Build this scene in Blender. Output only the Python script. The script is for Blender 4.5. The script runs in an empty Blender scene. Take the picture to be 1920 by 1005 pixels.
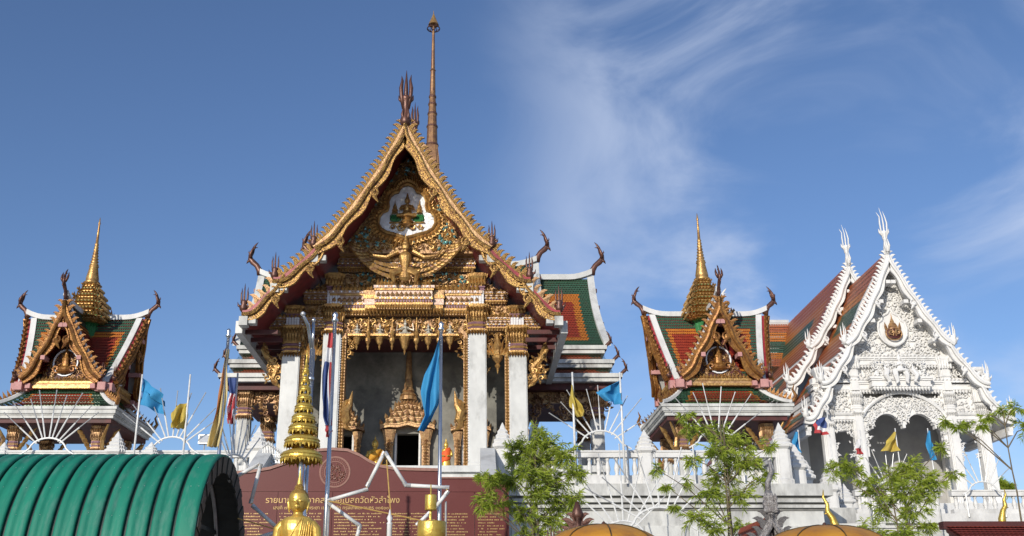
import bpy, math, random
from mathutils import Vector, Matrix
R = math.radians
random.seed(7)
sc = bpy.context.scene
col = sc.collection

# ---------------------------------------------------------------- camera
FPX, TILT, U0 = 1960.0, R(19.65), 880.0
cam = bpy.data.cameras.new('camera')
cam.sensor_width = 36.0
cam.lens = FPX / 1920 * 36
cam.shift_x = (960 - U0) / 1920
cam.clip_end = 6000
camo = bpy.data.objects.new('camera', cam)
col.objects.link(camo)
camo.location = (0, 0, 1.6)
camo.rotation_euler = (R(90) + TILT, 0, 0)
sc.camera = camo

# ---------------------------------------------------------------- sky, sun, exposure
SUN_EL, SUN_AZ = R(18), R(-154)          # azimuth clockwise from +Y (behind the viewer, to the left)
sd = Vector((math.sin(SUN_AZ) * math.cos(SUN_EL), math.cos(SUN_AZ) * math.cos(SUN_EL), math.sin(SUN_EL)))
world = bpy.data.worlds.new('World')
sc.world = world
world.use_nodes = True
nt = world.node_tree
nt.nodes.clear()
def N(t, **kw):
    n = nt.nodes.new(t)
    for k, v in kw.items():
        setattr(n, k, v)
    return n
L = nt.links.new
sky = N('ShaderNodeTexSky', sky_type='NISHITA', sun_disc=False)
sky.sun_elevation = SUN_EL
sky.sun_rotation = SUN_AZ
sky.air_density = 0.95
sky.dust_density = 0.45
sky.ozone_density = 2.2
tc = N('ShaderNodeTexCoord')
mp = N('ShaderNodeMapping')
mp.inputs['Rotation'].default_value = (0, R(32), 0)
mp.inputs['Scale'].default_value = (1.5, 1.5, 2.7)
mp.inputs['Location'].default_value = (0.55, 1.15, 0.25)
L(tc.outputs['Generated'], mp.inputs['Vector'])
n1 = N('ShaderNodeTexNoise')
n1.inputs['Scale'].default_value = 2.6
n1.inputs['Detail'].default_value = 7
n1.inputs['Roughness'].default_value = 0.55
n1.inputs['Distortion'].default_value = 0.6
L(mp.outputs['Vector'], n1.inputs['Vector'])
n2 = N('ShaderNodeTexNoise')
n2.inputs['Scale'].default_value = 2.1
n2.inputs['Detail'].default_value = 2
L(tc.outputs['Generated'], n2.inputs['Vector'])
sx = N('ShaderNodeSeparateXYZ')
L(tc.outputs['Generated'], sx.inputs['Vector'])
east = N('ShaderNodeMapRange')          # cirrus lies over the eastern half of the sky
east.interpolation_type = 'SMOOTHSTEP'
east.inputs['From Min'].default_value = -0.02
east.inputs['From Max'].default_value = 0.22
L(sx.outputs['X'], east.inputs['Value'])
r1 = N('ShaderNodeMapRange')
r1.interpolation_type = 'SMOOTHSTEP'
r1.inputs['From Min'].default_value = 0.37
r1.inputs['From Max'].default_value = 0.74
L(n1.outputs['Fac'], r1.inputs['Value'])
r2 = N('ShaderNodeMapRange')
r2.inputs['From Min'].default_value = 0.30
r2.inputs['From Max'].default_value = 0.52
L(n2.outputs['Fac'], r2.inputs['Value'])
m1 = N('ShaderNodeMath', operation='MULTIPLY')
m2 = N('ShaderNodeMath', operation='MULTIPLY')
m3 = N('ShaderNodeMath', operation='MULTIPLY')
L(r1.outputs[0], m1.inputs[0]); L(r2.outputs[0], m1.inputs[1])
L(m1.outputs[0], m2.inputs[0]); L(east.outputs[0], m2.inputs[1])
L(m2.outputs[0], m3.inputs[0]); m3.inputs[1].default_value = 0.92
mix = N('ShaderNodeMix', data_type='RGBA')
L(m3.outputs[0], mix.inputs['Factor'])
tint = N('ShaderNodeMix', data_type='RGBA', blend_type='MULTIPLY')
tint.inputs['Factor'].default_value = 1.0
L(sky.outputs['Color'], tint.inputs['A'])
tint.inputs['B'].default_value = (0.82, 0.90, 1.09, 1)
L(tint.outputs['Result'], mix.inputs['A'])
mix.inputs['B'].default_value = (5.2, 5.9, 7.4, 1)
bg = N('ShaderNodeBackground')
bg.inputs['Strength'].default_value = 0.123
L(mix.outputs['Result'], bg.inputs['Color'])
wo = N('ShaderNodeOutputWorld')
L(bg.outputs[0], wo.inputs['Surface'])
sun = bpy.data.lights.new('sun', 'SUN')
sun.energy = 3.9
sun.angle = R(0.5)
sun.color = (1.0, 0.93, 0.82)
suno = bpy.data.objects.new('sun', sun)
col.objects.link(suno)
suno.rotation_euler = sd.to_track_quat('Z', 'Y').to_euler()
suno.location = (-40, -60, 60)
vs = sc.view_settings
vs.view_transform = 'Standard'
vs.look = 'None'
vs.exposure = 0.0
vs.gamma = 1.0
vs.use_curve_mapping = False
sc.cycles.use_denoising = True
sc.cycles.max_bounces = 6

# ---------------------------------------------------------------- helpers
def at(u, v, Y):
    """survey point: photograph bearing (u, v) at the distance Y -> world position"""
    dx = (u - U0) / FPX
    dy = (502.5 - v) / FPX
    t = Y / (math.cos(TILT) - dy * math.sin(TILT))
    return Vector((t * dx, Y, 1.6 + t * (math.sin(TILT) + dy * math.cos(TILT))))

CROSS = [(1, -.62), (1, .62), (.82, .62), (.82, .82), (.62, .82), (.62, 1), (-.62, 1), (-.62, .82),
         (-.82, .82), (-.82, .62), (-1, .62), (-1, -.62), (-.82, -.62), (-.82, -.82), (-.62, -.82), (-.62, -1),
         (.62, -1), (.62, -.82), (.82, -.82), (.82, -.62)]
SQUARE = [(1, -1), (1, 1), (-1, 1), (-1, -1)]
def circ(n):
    return [(math.cos(2 * math.pi * i / n), math.sin(2 * math.pi * i / n)) for i in range(n)]

class MB:
    def __init__(s):
        s.v, s.f, s.m = [], [], []
    def add(s, vs_, fs, mi=0):
        o = len(s.v)
        s.v += [tuple(p) for p in vs_]
        s.f += [tuple(i + o for i in f) for f in fs]
        s.m += [mi] * len(fs)
        return s
    def box(s, x0, x1, y0, y1, z0, z1, mi=0):
        return s.add([(x0, y0, z0), (x1, y0, z0), (x1, y1, z0), (x0, y1, z0), (x0, y0, z1), (x1, y0, z1), (x1, y1, z1), (x0, y1, z1)],
              [(0, 3, 2, 1), (4, 5, 6, 7), (0, 1, 5, 4), (1, 2, 6, 5), (2, 3, 7, 6), (3, 0, 4, 7)], mi)
    def loft(s, rings, mi=0, cap=True):
        n = len(rings[0])
        vs_ = [p for r in rings for p in r]
        fs = []
        for i in range(len(rings) - 1):
            for j in range(n):
                k = (j + 1) % n
                fs.append((i * n + j, i * n + k, (i + 1) * n + k, (i + 1) * n + j))
        if cap:
            fs.append(tuple(reversed(range(n))))
            fs.append(tuple(range((len(rings) - 1) * n, len(rings) * n)))
        return s.add(vs_, fs, mi)
    def lathe(s, c, prof, sec=None, mi=0, sy=1.0):
        sec = sec or circ(14)
        return s.loft([[(c[0] + r * p[0], c[1] + r * p[1] * sy, c[2] + z) for p in sec] for r, z in prof], mi)
    def tube(s, pts, rad, n=6, mi=0, flat=1.0):
        pts = [Vector(p) for p in pts]
        if not isinstance(rad, (list, tuple)):
            rad = [rad] * len(pts)
        rings = []
        ref = None
        for i, p in enumerate(pts):
            t = (pts[min(i + 1, len(pts) - 1)] - pts[max(i - 1, 0)])
            if t.length < 1e-9: t = Vector((0, 0, 1))
            t.normalize()
            if ref is None:
                ref = Vector((0, 1, 0)) if abs(t.y) < .9 else Vector((1, 0, 0))
            a = (ref - t * ref.dot(t)).normalized()
            ref = a
            b = t.cross(a)
            rings.append([p + (a * math.cos(2 * math.pi * k / n) * flat + b * math.sin(2 * math.pi * k / n)) * rad[i] for k in range(n)])
        return s.loft(rings, mi)
    def prism(s, poly, y0, y1, mi=0):
        n = len(poly)
        vs_ = [(x, y0, z) for x, z in poly] + [(x, y1, z) for x, z in poly]
        fs = [tuple(range(n)), tuple(reversed(range(n, 2 * n)))] + [((j + 1) % n, j, n + j, n + (j + 1) % n) for j in range(n)]
        return s.add(vs_, fs, mi)
    def curl(s, x, y, z, r, hand=1, ph=0.0, mi=0, turns=1.35, n=5, k=9):
        pts, rr = [], []
        for i in range(k):
            q = i / (k - 1)
            a = ph + hand * q * turns * 2 * math.pi
            rad = r * (1 - .86 * q)
            pts.append((x + rad * math.cos(a), y - r * .34 * math.sin(q * math.pi * .6), z + rad * math.sin(a)))
            rr.append(r * (.10 + .20 * math.sin(math.pi * min(1, .12 + q * .8))))
        return s.tube(pts, rr, n, mi)
    def leaf(s, x, y, z, w, h, a=0.0, d=.5, mi=0):
        ca, sa = math.cos(a), math.sin(a)
        P = [(-w * .35, 0, 0), (-w * .5, 0, h * .35), (0, 0, h), (w * .5, 0, h * .35), (w * .35, 0, 0), (0, -w * d, h * .36)]
        vs_ = [(x + px * ca + pz * sa, y + py, z - px * sa + pz * ca) for px, py, pz in P]
        return s.add(vs_, [(0, 5, 1), (1, 5, 2), (2, 5, 3), (3, 5, 4), (4, 5, 0)], mi)
    def build(s, name, mats, parent=None, smooth=False, kind=None, label=None, org=None):
        me = bpy.data.meshes.new(name)
        o3 = org if org is not None else origin(parent)
        me.from_pydata([(p[0] - o3[0], p[1] - o3[1], p[2] - o3[2]) for p in s.v], [], s.f)
        if not isinstance(mats, (list, tuple)): mats = [mats]
        for m in mats: me.materials.append(M[m])
        if len(mats) > 1: me.polygons.foreach_set('material_index', s.m)
        if smooth: me.polygons.foreach_set('use_smooth', [True] * len(me.polygons))
        me.update()
        ob = bpy.data.objects.new(name, me)
        col.objects.link(ob)
        if parent is not None:
            ob.parent = parent
        if kind: ob['kind'] = kind
        if label: ob['label'] = label
        return ob

def origin(o):
    v = Vector((0, 0, 0))
    while o is not None:
        v += Vector(o.location)
        o = o.parent
    return v

def thing(name, label, cat, loc, group=None):
    o = bpy.data.objects.new(name, None)
    o.empty_display_size = .2
    col.objects.link(o)
    o.location = loc
    o['label'] = label
    o['category'] = cat
    if group: o['group'] = group
    return o

def solo(mb, name, mats, label, cat, loc, group=None, smooth=False):
    o = mb.build(name, mats, None, smooth, org=loc)
    o.location = loc
    o['label'] = label
    o['category'] = cat
    if group: o['group'] = group
    return o

def inst(mesh_ob, name, parent, wloc, ry=0.0, scale=(1, 1, 1), rz=0.0):
    o = bpy.data.objects.new(name, mesh_ob if isinstance(mesh_ob, bpy.types.Mesh) else mesh_ob.data)
    col.objects.link(o)
    o.parent = parent
    o.location = Vector(wloc) - origin(parent)
    o.rotation_euler = (0, ry, rz)
    o.scale = scale
    return o

def copy_tree(o, parent=None):
    c = o.copy()
    col.objects.link(c)
    c.parent = parent
    for ch in list(o.children):
        copy_tree(ch, c)
    return c

def mesh_only(mb, name, mats):
    me = bpy.data.meshes.new(name)
    me.from_pydata(mb.v, [], mb.f)
    for m in (mats if isinstance(mats, (list, tuple)) else [mats]): me.materials.append(M[m])
    if isinstance(mats, (list, tuple)) and len(mats) > 1: me.polygons.foreach_set('material_index', mb.m)
    me.update()
    return me

# ---------------------------------------------------------------- materials
M = {}
def mat(name, c1, c2=None, rough=.6, metal=0.0, scale=3.0, bump=0.0, bscale=None, lo=.35, hi=.65, stretch=None, coat=0.0, trans=0.0, c3=None, s3=.6, lo3=.5, hi3=.7, spec=None):
    m = bpy.data.materials.new(name)
    m.use_nodes = True
    t = m.node_tree
    b = t.nodes['Principled BSDF']
    b.inputs['Roughness'].default_value = rough
    b.inputs['Metallic'].default_value = metal
    if spec is not None: b.inputs['Specular IOR Level'].default_value = spec
    if coat: b.inputs['Coat Weight'].default_value = coat
    if trans:
        b.inputs['Transmission Weight'].default_value = trans
    co = t.nodes.new('ShaderNodeTexCoord')
    vec = co.outputs['Object']
    if stretch:
        mp_ = t.nodes.new('ShaderNodeMapping')
        mp_.inputs['Scale'].default_value = stretch
        t.links.new(vec, mp_.inputs['Vector'])
        vec = mp_.outputs['Vector']
    def noise(s_, d=6, rg=.6):
        n = t.nodes.new('ShaderNodeTexNoise')
        n.inputs['Scale'].default_value = s_
        n.inputs['Detail'].default_value = d
        n.inputs['Roughness'].default_value = rg
        t.links.new(vec, n.inputs['Vector'])
        return n.outputs['Fac']
    def ramp(o, a, z):
        r = t.nodes.new('ShaderNodeMapRange')
        r.inputs['From Min'].default_value = a
        r.inputs['From Max'].default_value = z
        t.links.new(o, r.inputs['Value'])
        return r.outputs[0]
    if c2 is None:
        c2 = tuple(x * .72 for x in c1)
    mx = t.nodes.new('ShaderNodeMix')
    mx.data_type = 'RGBA'
    t.links.new(ramp(noise(scale), lo, hi), mx.inputs['Factor'])
    mx.inputs['A'].default_value = (*c1, 1)
    mx.inputs['B'].default_value = (*c2, 1)
    out = mx.outputs['Result']
    if c3 is not None:
        m3_ = t.nodes.new('ShaderNodeMix')
        m3_.data_type = 'RGBA'
        t.links.new(ramp(noise(s3, 8, .68), lo3, hi3), m3_.inputs['Factor'])
        t.links.new(out, m3_.inputs['A'])
        m3_.inputs['B'].default_value = (*c3, 1)
        out = m3_.outputs['Result']
    t.links.new(out, b.inputs['Base Color'])
    if bump:
        bp = t.nodes.new('ShaderNodeBump')
        bp.inputs['Strength'].default_value = bump
        bp.inputs['Distance'].default_value = .03
        t.links.new(noise(bscale or scale * 4, 5), bp.inputs['Height'])
        t.links.new(bp.outputs[0], b.inputs['Normal'])
    M[name] = m
    return m
mat('gold', (.56, .345, .115), (.30, .155, .055), .36, .58, 6, .5, 16)
mat('gold_board', (.50, .30, .085), (.13, .055, .028), .34, .55, 16, 1.0, 20, lo=.42, hi=.6)
mat('gold_aged', (.52, .33, .15), (.26, .13, .065), .42, .45, 7, .5, 16)
mat('gold_sala', (.37, .18, .045), (.17, .065, .022), .38, .5, 7, .5, 18)
mat('tile_rust', (.43, .135, .055), (.31, .085, .035), .42, 0, 11, .2, 40, spec=.3, c3=(.20, .07, .035), s3=2.5, lo3=.5, hi3=.8)
mat('gold_leaf', (.78, .56, .12), (.58, .37, .07), .32, .65, 6, .25, 25)
mat('gold_statue', (.76, .53, .13), (.60, .38, .08), .34, .55, 5, .12, 20)
mat('bronze', (.15, .065, .045), (.075, .035, .026), .4, .4, 6, .3)
mat('bronze_green', (.20, .13, .04), (.08, .06, .03), .38, .6, 9, .3)
mat('copper_spire', (.28, .15, .06), (.15, .07, .04), .45, .4, 5, .3)
mat('red_lacquer', (.36, .035, .045), (.20, .02, .025), .42, 0, 3, .1)
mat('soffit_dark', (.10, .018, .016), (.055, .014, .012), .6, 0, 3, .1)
mat('pink_block', (.52, .27, .25), (.40, .19, .18), .7, 0, 4, .2)
mat('violet_band', (.20, .10, .16), (.30, .17, .16), .4, .2, 9)
mat('mosaic_band', (.58, .45, .36), (.36, .21, .16), .35, .25, 22, .3)
mat('marble', (.60, .605, .585), (.50, .505, .49), .42, 0, 2.2, .06, 20, c3=(.31, .31, .295), s3=1.4, lo3=.53, hi3=.75, stretch=(1, 1, .55))
mat('marble_aged', (.62, .62, .585), (.46, .46, .44), .55, 0, 2.0, .12, 14, c3=(.20, .195, .185), s3=1.3, lo3=.46, hi3=.70, stretch=(1, 1, .4))
mat('plaster', (.66, .655, .635), (.55, .545, .53), .65, 0, 2.4, .2, 18, c3=(.34, .335, .32), s3=1.3, lo3=.53, hi3=.78, stretch=(1, 1, .6))
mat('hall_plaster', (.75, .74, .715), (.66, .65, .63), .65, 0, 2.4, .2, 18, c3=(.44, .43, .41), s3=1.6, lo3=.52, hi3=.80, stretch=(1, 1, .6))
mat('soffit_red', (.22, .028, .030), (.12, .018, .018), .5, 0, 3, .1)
mat('hair_gold', (.45, .27, .06), (.34, .19, .04), .4, .5, 60, .8, 90)
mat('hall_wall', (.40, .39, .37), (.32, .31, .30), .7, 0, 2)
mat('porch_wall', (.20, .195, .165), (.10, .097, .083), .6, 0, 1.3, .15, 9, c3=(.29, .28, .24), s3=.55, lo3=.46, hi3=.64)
mat('tile_green', (.028, .072, .042), (.05, .11, .07), .42, 0, 11, .2, 40, spec=.3, c3=(.06, .06, .04), s3=2.5, lo3=.5, hi3=.8)
mat('tile_orange', (.52, .185, .030), (.38, .115, .022), .42, 0, 11, .2, 40, spec=.3, c3=(.24, .09, .03), s3=2.5, lo3=.5, hi3=.8)
mat('tile_red', (.32, .048, .024), (.22, .032, .018), .42, 0, 11, .2, 40, spec=.3, c3=(.14, .045, .025), s3=2.5, lo3=.5, hi3=.8)
mat('tile_brown', (.36, .085, .030), (.23, .055, .025), .42, 0, 9, .2, 40, spec=.4)
mat('dark_room', (.012, .010, .009), (.02, .016, .013), .8, 0, 2)  # near-black walls put the room's unlit darkness into the colour
mat('granite', (.135, .029, .025), (.095, .019, .017), .42, 0, 60, 0, lo=.3, hi=.7, spec=.25, c3=(.14, .036, .034), s3=1.2, lo3=.5, hi3=.8)
mat('granite_line', (.27, .12, .088), (.20, .085, .06), .5, 0, 20)
mat('letter_gold', (.50, .34, .13), (.38, .24, .09), .4, .35, 20)
mat('steel', (.62, .63, .64), (.52, .53, .54), .24, .92, 4)
mat('steel_dull', (.58, .58, .57), (.42, .42, .41), .42, .6, 8)
mat('tube_white', (.74, .74, .72), (.60, .60, .58), .3, 0, 9)
mat('silver', (.36, .345, .335), (.19, .17, .165), .45, .55, 14, .8, 40)
mat('mirror_glare', (.93, .93, .93), (.80, .82, .86), .12, .0, 30)  # non-metal: the glass's bright reflections are painted in as white
mat('marble_dark', (.22, .215, .20), (.12, .12, .11), .6, 0, 2.5, .1)
mat('teal_glass', (.10, .34, .36), (.30, .55, .55), .12, .4, 30)
mat('jade', (.03, .15, .05), (.05, .23, .08), .3, 0, 12)
mat('green_steel', (.012, .20, .128), (.009, .150, .10), .58, .0, 1.2, .25, 6, spec=.3, c3=(.10, .22, .18), s3=3.5, lo3=.50, hi3=.82, stretch=(2.2, .6, .6))
mat('dark_steel', (.030, .034, .032), (.05, .055, .05), .6, .3, 6)
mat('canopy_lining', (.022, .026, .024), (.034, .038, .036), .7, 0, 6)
mat('seam_dark', (.006, .026, .021), (.01, .036, .03), .6, 0, 9)
mat('paving', (.24, .23, .21), (.18, .175, .16), .8, 0, .6, .2, 9)
mat('stone_path', (.30, .29, .27), (.24, .23, .21), .8, 0, 1.5, .2, 9)
mat('leaf', (.43, .50, .065), (.32, .42, .045), .5, 0, 1.6, lo=.3, hi=.7)
mat('leaf_dark', (.24, .33, .04), (.17, .25, .03), .5, 0, 2)
mat('bark', (.19, .15, .09), (.10, .08, .05), .8, 0, 8, .4)
mat('cloth_blue', (.06, .36, .66), (.04, .30, .58), .75, 0, 3)
mat('cloth_yellow', (.66, .52, .10), (.58, .43, .09), .75, 0, 3)
mat('cloth_cream', (.80, .68, .36), (.70, .57, .28), .75, 0, 3)
mat('cloth_orange', (.62, .27, .09), (.52, .21, .07), .75, 0, 3)
mat('cloth_red', (.46, .05, .055), (.38, .04, .045), .75, 0, 3)
mat('cloth_white', (.72, .72, .72), (.62, .62, .64), .75, 0, 3)
mat('cloth_navy', (.05, .085, .24), (.04, .07, .20), .75, 0, 3)
mat('robe_orange', (.78, .13, .02), (.66, .09, .02), .7, 0, 5)
mat('robe_yellow', (.66, .33, .03), (.52, .24, .03), .7, 0, 5)
mat('parasol', (.50, .235, .022), (.40, .165, .016), .55, 0, 4, .1, c3=(.25, .11, .03), s3=3, lo3=.5, hi3=.75)
mat('figure_silver', (.60, .57, .48), (.40, .36, .28), .35, .4, 14)
mat('rope_gold', (.55, .36, .10), (.45, .28, .08), .5, .2, 20)
mat('glass_lamp', (.5, .5, .5), (.4, .4, .4), .1, .3, 20)
for k_ in ('leaf', 'leaf_dark', 'cloth_blue', 'cloth_yellow', 'cloth_cream', 'cloth_orange'):
    # thin leaves and cloth let some light through
    t_ = M[k_].node_tree
    b_ = t_.nodes['Principled BSDF']
    tr_ = t_.nodes.new('ShaderNodeBsdfTranslucent')
    ms_ = t_.nodes.new('ShaderNodeMixShader')
    ms_.inputs[0].default_value = .42 if 'leaf' in k_ else .3
    src = b_.inputs['Base Color'].links[0].from_socket
    t_.links.new(src, tr_.inputs['Color'])
    t_.links.new(b_.outputs[0], ms_.inputs[1])
    t_.links.new(tr_.outputs[0], ms_.inputs[2])
    t_.links.new(ms_.outputs[0], t_.nodes['Material Output'].inputs['Surface'])

# ---------------------------------------------------------------- shared architectural builders
def bez(p0, p1, sag, n):
    p0, p1 = Vector(p0), Vector(p1)
    d = p1 - p0
    nrm = Vector((d[1], -d[0])).normalized()
    if nrm[1] > 0: nrm = -nrm
    c = (p0 + p1) / 2 + nrm * sag * 2
    return [((1 - t) ** 2 * p0 + 2 * t * (1 - t) * c + t * t * p1) for t in [i / n for i in range(n + 1)]]

def tile_patch(mb, fn, nrm, nu, nv, cf, lift=.035):
    """rows of pointed overlapping tiles on the surface fn(u, v), v = 0 at the ridge, 1 at the eave"""
    nrm = Vector(nrm).normalized() * lift
    for j in range(nv):
        off = .5 * (j % 2)
        for i in range(-1 if off else 0, nu):
            ua, ub = max(0, (i + off) / nu), min(1, (i + 1 + off) / nu)
            if ub - ua < 1e-4: continue
            va, vb, vt = j / nv, min(1, (j + .72) / nv), min(1.0, (j + 1.12) / nv)
            um = (ua + ub) / 2
            p = [fn(ua, va), fn(ub, va), fn(ub, vb) + nrm * .8, fn(um, vt) + nrm, fn(ua, vb) + nrm * .8]
            mb.add(p, [(0, 4, 3, 2, 1)], cf(um, (j + .5) / nv))

def bordered(bu, bv, band=.6):
    def cf(u, v):
        d = min(min(u, 1 - u) / bu, min(v, 1 - v) / bv)
        return 0 if d < 1 else (1 if d < 1 + band else 2)
    return cf

FINS = {}
def fin_mesh(matname):
    if matname not in FINS:
        mb = MB()
        poly = [(-.28, 0), (.28, 0), (.34, .25), (.22, .5), (.24, .74), (.42, 1.0), (.10, .92), (-.08, .7), (-.12, .45), (-.30, .28)]
        mb.prism(poly, -.14, .14)
        # a ridge down each face
        for y in (-.14, .14):
            s_ = -1 if y < 0 else 1
            mb.add([(-.2, y, .05), (.22, y, .05), (.3, y, .9), (.02, y + s_ * .12, .3)], [(0, 1, 3), (1, 2, 3), (2, 0, 3)])
        FINS[matname] = mesh_only(mb, 'flame_fin', matname)
    return FINS[matname]

TRI = {}
def trident_mesh(matname, tall=1.0):
    """cluster of upturned prongs on a bulb (the tail finial of a roof tier), unit height about 1"""
    key = (matname, tall)
    if key not in TRI:
        mb = MB()
        mb.lathe((0, 0, 0), [(.10, -.04), (.20, .05), (.24, .14), (.14, .25), (.20, .32), (.17, .38)], circ(10))
        for k, (x, h) in enumerate(((-.20, .86), (0, 1.0 * tall), (.19, .88))):
            y = -.04 if k == 1 else .05
            pts = [(x * .5, y, .28), (x * .8, y, .45), (x * .85, y - .02, .65), (x * .75, y, h * .86), (x * .85, y, h)]
            mb.tube(pts, [.07, .056, .046, .03, .006], 7)
        for x in (-.25, .25):
            mb.tube([(x * .6, 0, .16), (x * 1.2, 0, .22), (x * 1.35, 0, .34)], [.06, .05, .008], 6)
        TRI[key] = mesh_only(mb, 'tail_finial', matname)
        TRI[key].polygons.foreach_set('use_smooth', [True] * len(TRI[key].polygons))
    return TRI[key]

CHO = {}
def horn_mesh(matname):
    """S-curved bird-headed roof horn in profile, leaning towards +X, unit height about 1"""
    if matname not in CHO:
        mb = MB()
        pts = [(-.02, 0, 0), (.02, 0, .14), (.10, 0, .28), (.22, 0, .38), (.30, 0, .48), (.31, 0, .60), (.26, 0, .72), (.22, 0, .84), (.16, 0, .93), (.10, 0, 1.0)]
        mb.tube(pts, [.10, .085, .075, .085, .075, .055, .042, .034, .026, .006], 8, 0, .7)
        mb.tube([(.27, 0, .44), (.37, 0, .40), (.40, 0, .33)], [.05, .035, .006], 6)
        mb.tube([(.24, 0, .78), (.16, 0, .84), (.10, 0, .83)], [.03, .02, .005], 6)
        mb.tube([(.29, 0, .62), (.36, 0, .68), (.35, 0, .74)], [.03, .02, .005], 6)
        for y_ in (-.09, .09):
            mb.tube([(.28, y_ * .3, .50), (.30, y_, .60), (.25, y_ * 1.1, .72), (.20, y_ * 1.0, .86)], [.05, .045, .035, .005], 6)
        CHO[matname] = mesh_only(mb, 'roof_horn', matname)
        CHO[matname].polygons.foreach_set('use_smooth', [True] * len(CHO[matname].polygons))
    return CHO[matname]

def candelabrum_mesh(matname):
    """tall three-pronged apex finial with a waisted body, unit height 1"""
    key = ('apex', matname)
    if key not in CHO:
        mb = MB()
        mb.lathe((0, 0, 0), [(.07, -.02), (.115, .05), (.10, .12), (.065, .22), (.062, .36), (.085, .45), (.105, .49), (.07, .52)] if 'plaster' not in matname else [(.05, -.02), (.085, .06), (.075, .14), (.045, .26), (.038, .36), (.06, .43), (.07, .47), (.04, .50)], circ(10))
        sl = 1.0 if 'plaster' not in matname else .55
        for x, h in ((-.085, .90), (0, 1.0), (.085, .92)):
            mb.tube([(x * .5, 0, .30), (x, -.02, .50), (x * 1.15, -.03, .66), (x * .9, -.01, .80), (x * 1.1 - (0 if sl == 1 else .05), 0, h)], [.035 * sl, .042 * sl, .04 * sl, .026 * sl, .004], 7)
        for x in (-.11, .11):
            mb.tube([(x * .5, 0, .40), (x * 1.15, 0, .47), (x * 1.3, 0, .54)], [.03, .028, .004], 6)
        for x in (-.06, .06):
            mb.tube([(x * .6, -.06, .03), (x, -.08, .16), (x * .6, -.07, .30)], [.02, .03, .01], 6)
        CHO[key] = mesh_only(mb, 'apex_finial', matname)
        CHO[key].polygons.foreach_set('use_smooth', [True] * len(CHO[key].polygons))
    return CHO[key]

def normal2(cv, i):
    t = cv[min(i + 1, len(cv) - 1)] - cv[max(i - 1, 0)]
    n = Vector((-t[1], t[0])).normalized()
    return n if n[1] > 0 else -n

def barge(parent, xc, y, side, p0, p1, sag, width, mats, finmat, nfin, finh, wave=3, depth=.22, hooks=(), tail=None, tailh=1.0, flick=.25, lean=0.0):
    """one bargeboard of a gable tier: board > flame fins; p0/p1 are (half width, z)"""
    cv = bez(p0, p1, sag, 28)
    n = len(cv)
    cv = [Vector((c[0], c[1] + flick * max(0, (i / (n - 1) - .80) / .20) ** 2 * .8)) for i, c in enumerate(cv)]
    outer, inner, mid = [], [], []
    for i, c in enumerate(cv):
        q = i / (n - 1)
        nn = normal2(cv, i)
        w = width * (.78 + .34 * (math.sin(q * math.pi * wave) ** 2) + .12 * q)
        outer.append((xc + side * c[0], c[1]))
        k = c - nn * w
        inner.append((xc + side * max(k[0], 0.0), k[1]))
        k = c - nn * w * .42
        mid.append((xc + side * max(k[0], 0.0), k[1]))
    ys = lambda z: lean * max(0.0, (z - p1[1]) / (p0[1] - p1[1]))      # the gable leans outwards towards its top
    mb = MB()
    # board as a strip so that the long curved outline stays clean
    for a, b, ya, mi in ((outer, mid, y, 0), (mid, inner, y + .05, 1)):
        for i in range(n - 1):
            q4 = [a[i], a[i + 1], b[i + 1], b[i]]
            if side > 0: q4.reverse()
            mb.add([(p[0], ya - ys(p[1]), p[1]) for p in q4] + [(p[0], y + depth - ys(p[1]), p[1]) for p in q4],
                   [(0, 1, 2, 3), (7, 6, 5, 4), (0, 4, 5, 1), (1, 5, 6, 2), (2, 6, 7, 3), (3, 7, 4, 0)], mi)
    # rounded body of the serpent along the middle of the board
    mb.tube([(p[0], y - .01 - ys(p[1]), p[1]) for p in mid], [width * .20] * n, 6, 1)
    mb.tube([(p[0], y + .03 - ys(p[1]), p[1]) for p in inner], [width * .12] * n, 5, 1)
    for hq in hooks:
        i = int(hq * (n - 1))
        mb.curl(inner[i][0] - side * width * .1, y - .02 - ys(inner[i][1]), inner[i][1] - width * .12, width * .50, side, math.pi / 2, 1, 1.1, 6, 10)
        yy_ = y - ys(inner[i][1])
        mb.tube([(inner[i][0], yy_, inner[i][1]), (inner[i][0] - side * width * .25, yy_ - .03, inner[i][1] - width * .6),
                 (inner[i][0] - side * width * .55, yy_ - .02, inner[i][1] - width * 1.05)], [width * .3, width * .2, width * .03], 6, 1)
    ob = mb.build('bargeboard', mats, parent)
    fm = fin_mesh(finmat)
    for k in range(nfin):
        q = (k + .6) / (nfin + .1)
        i = min(n - 2, int(q * (n - 1)))
        fr = q * (n - 1) - i
        c = cv[i].lerp(cv[i + 1], fr)
        nn = normal2(cv, i)
        up = Vector((nn[0] * .8, nn[1] * .8 + .55)).normalized()
        ang = math.atan2(up[0], up[1]) * side
        h = finh * (1.0 + .12 * math.sin(k * 2.1))
        inst(fm, 'flame_fin', ob, (xc + side * (c[0] - nn[0] * .04), y + depth * .5 - ys(c[1]), c[1] - nn[1] * .04), ang, (side * h, h * .62, h))
    if tail:
        e = cv[-1]
        inst(trident_mesh(tail), 'tail_finial', ob, (xc + side * (e[0] - .02), y + depth * .5, e[1] - .02), 0, (tailh * .85, tailh * .85, tailh * 1.3))
    return ob

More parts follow.
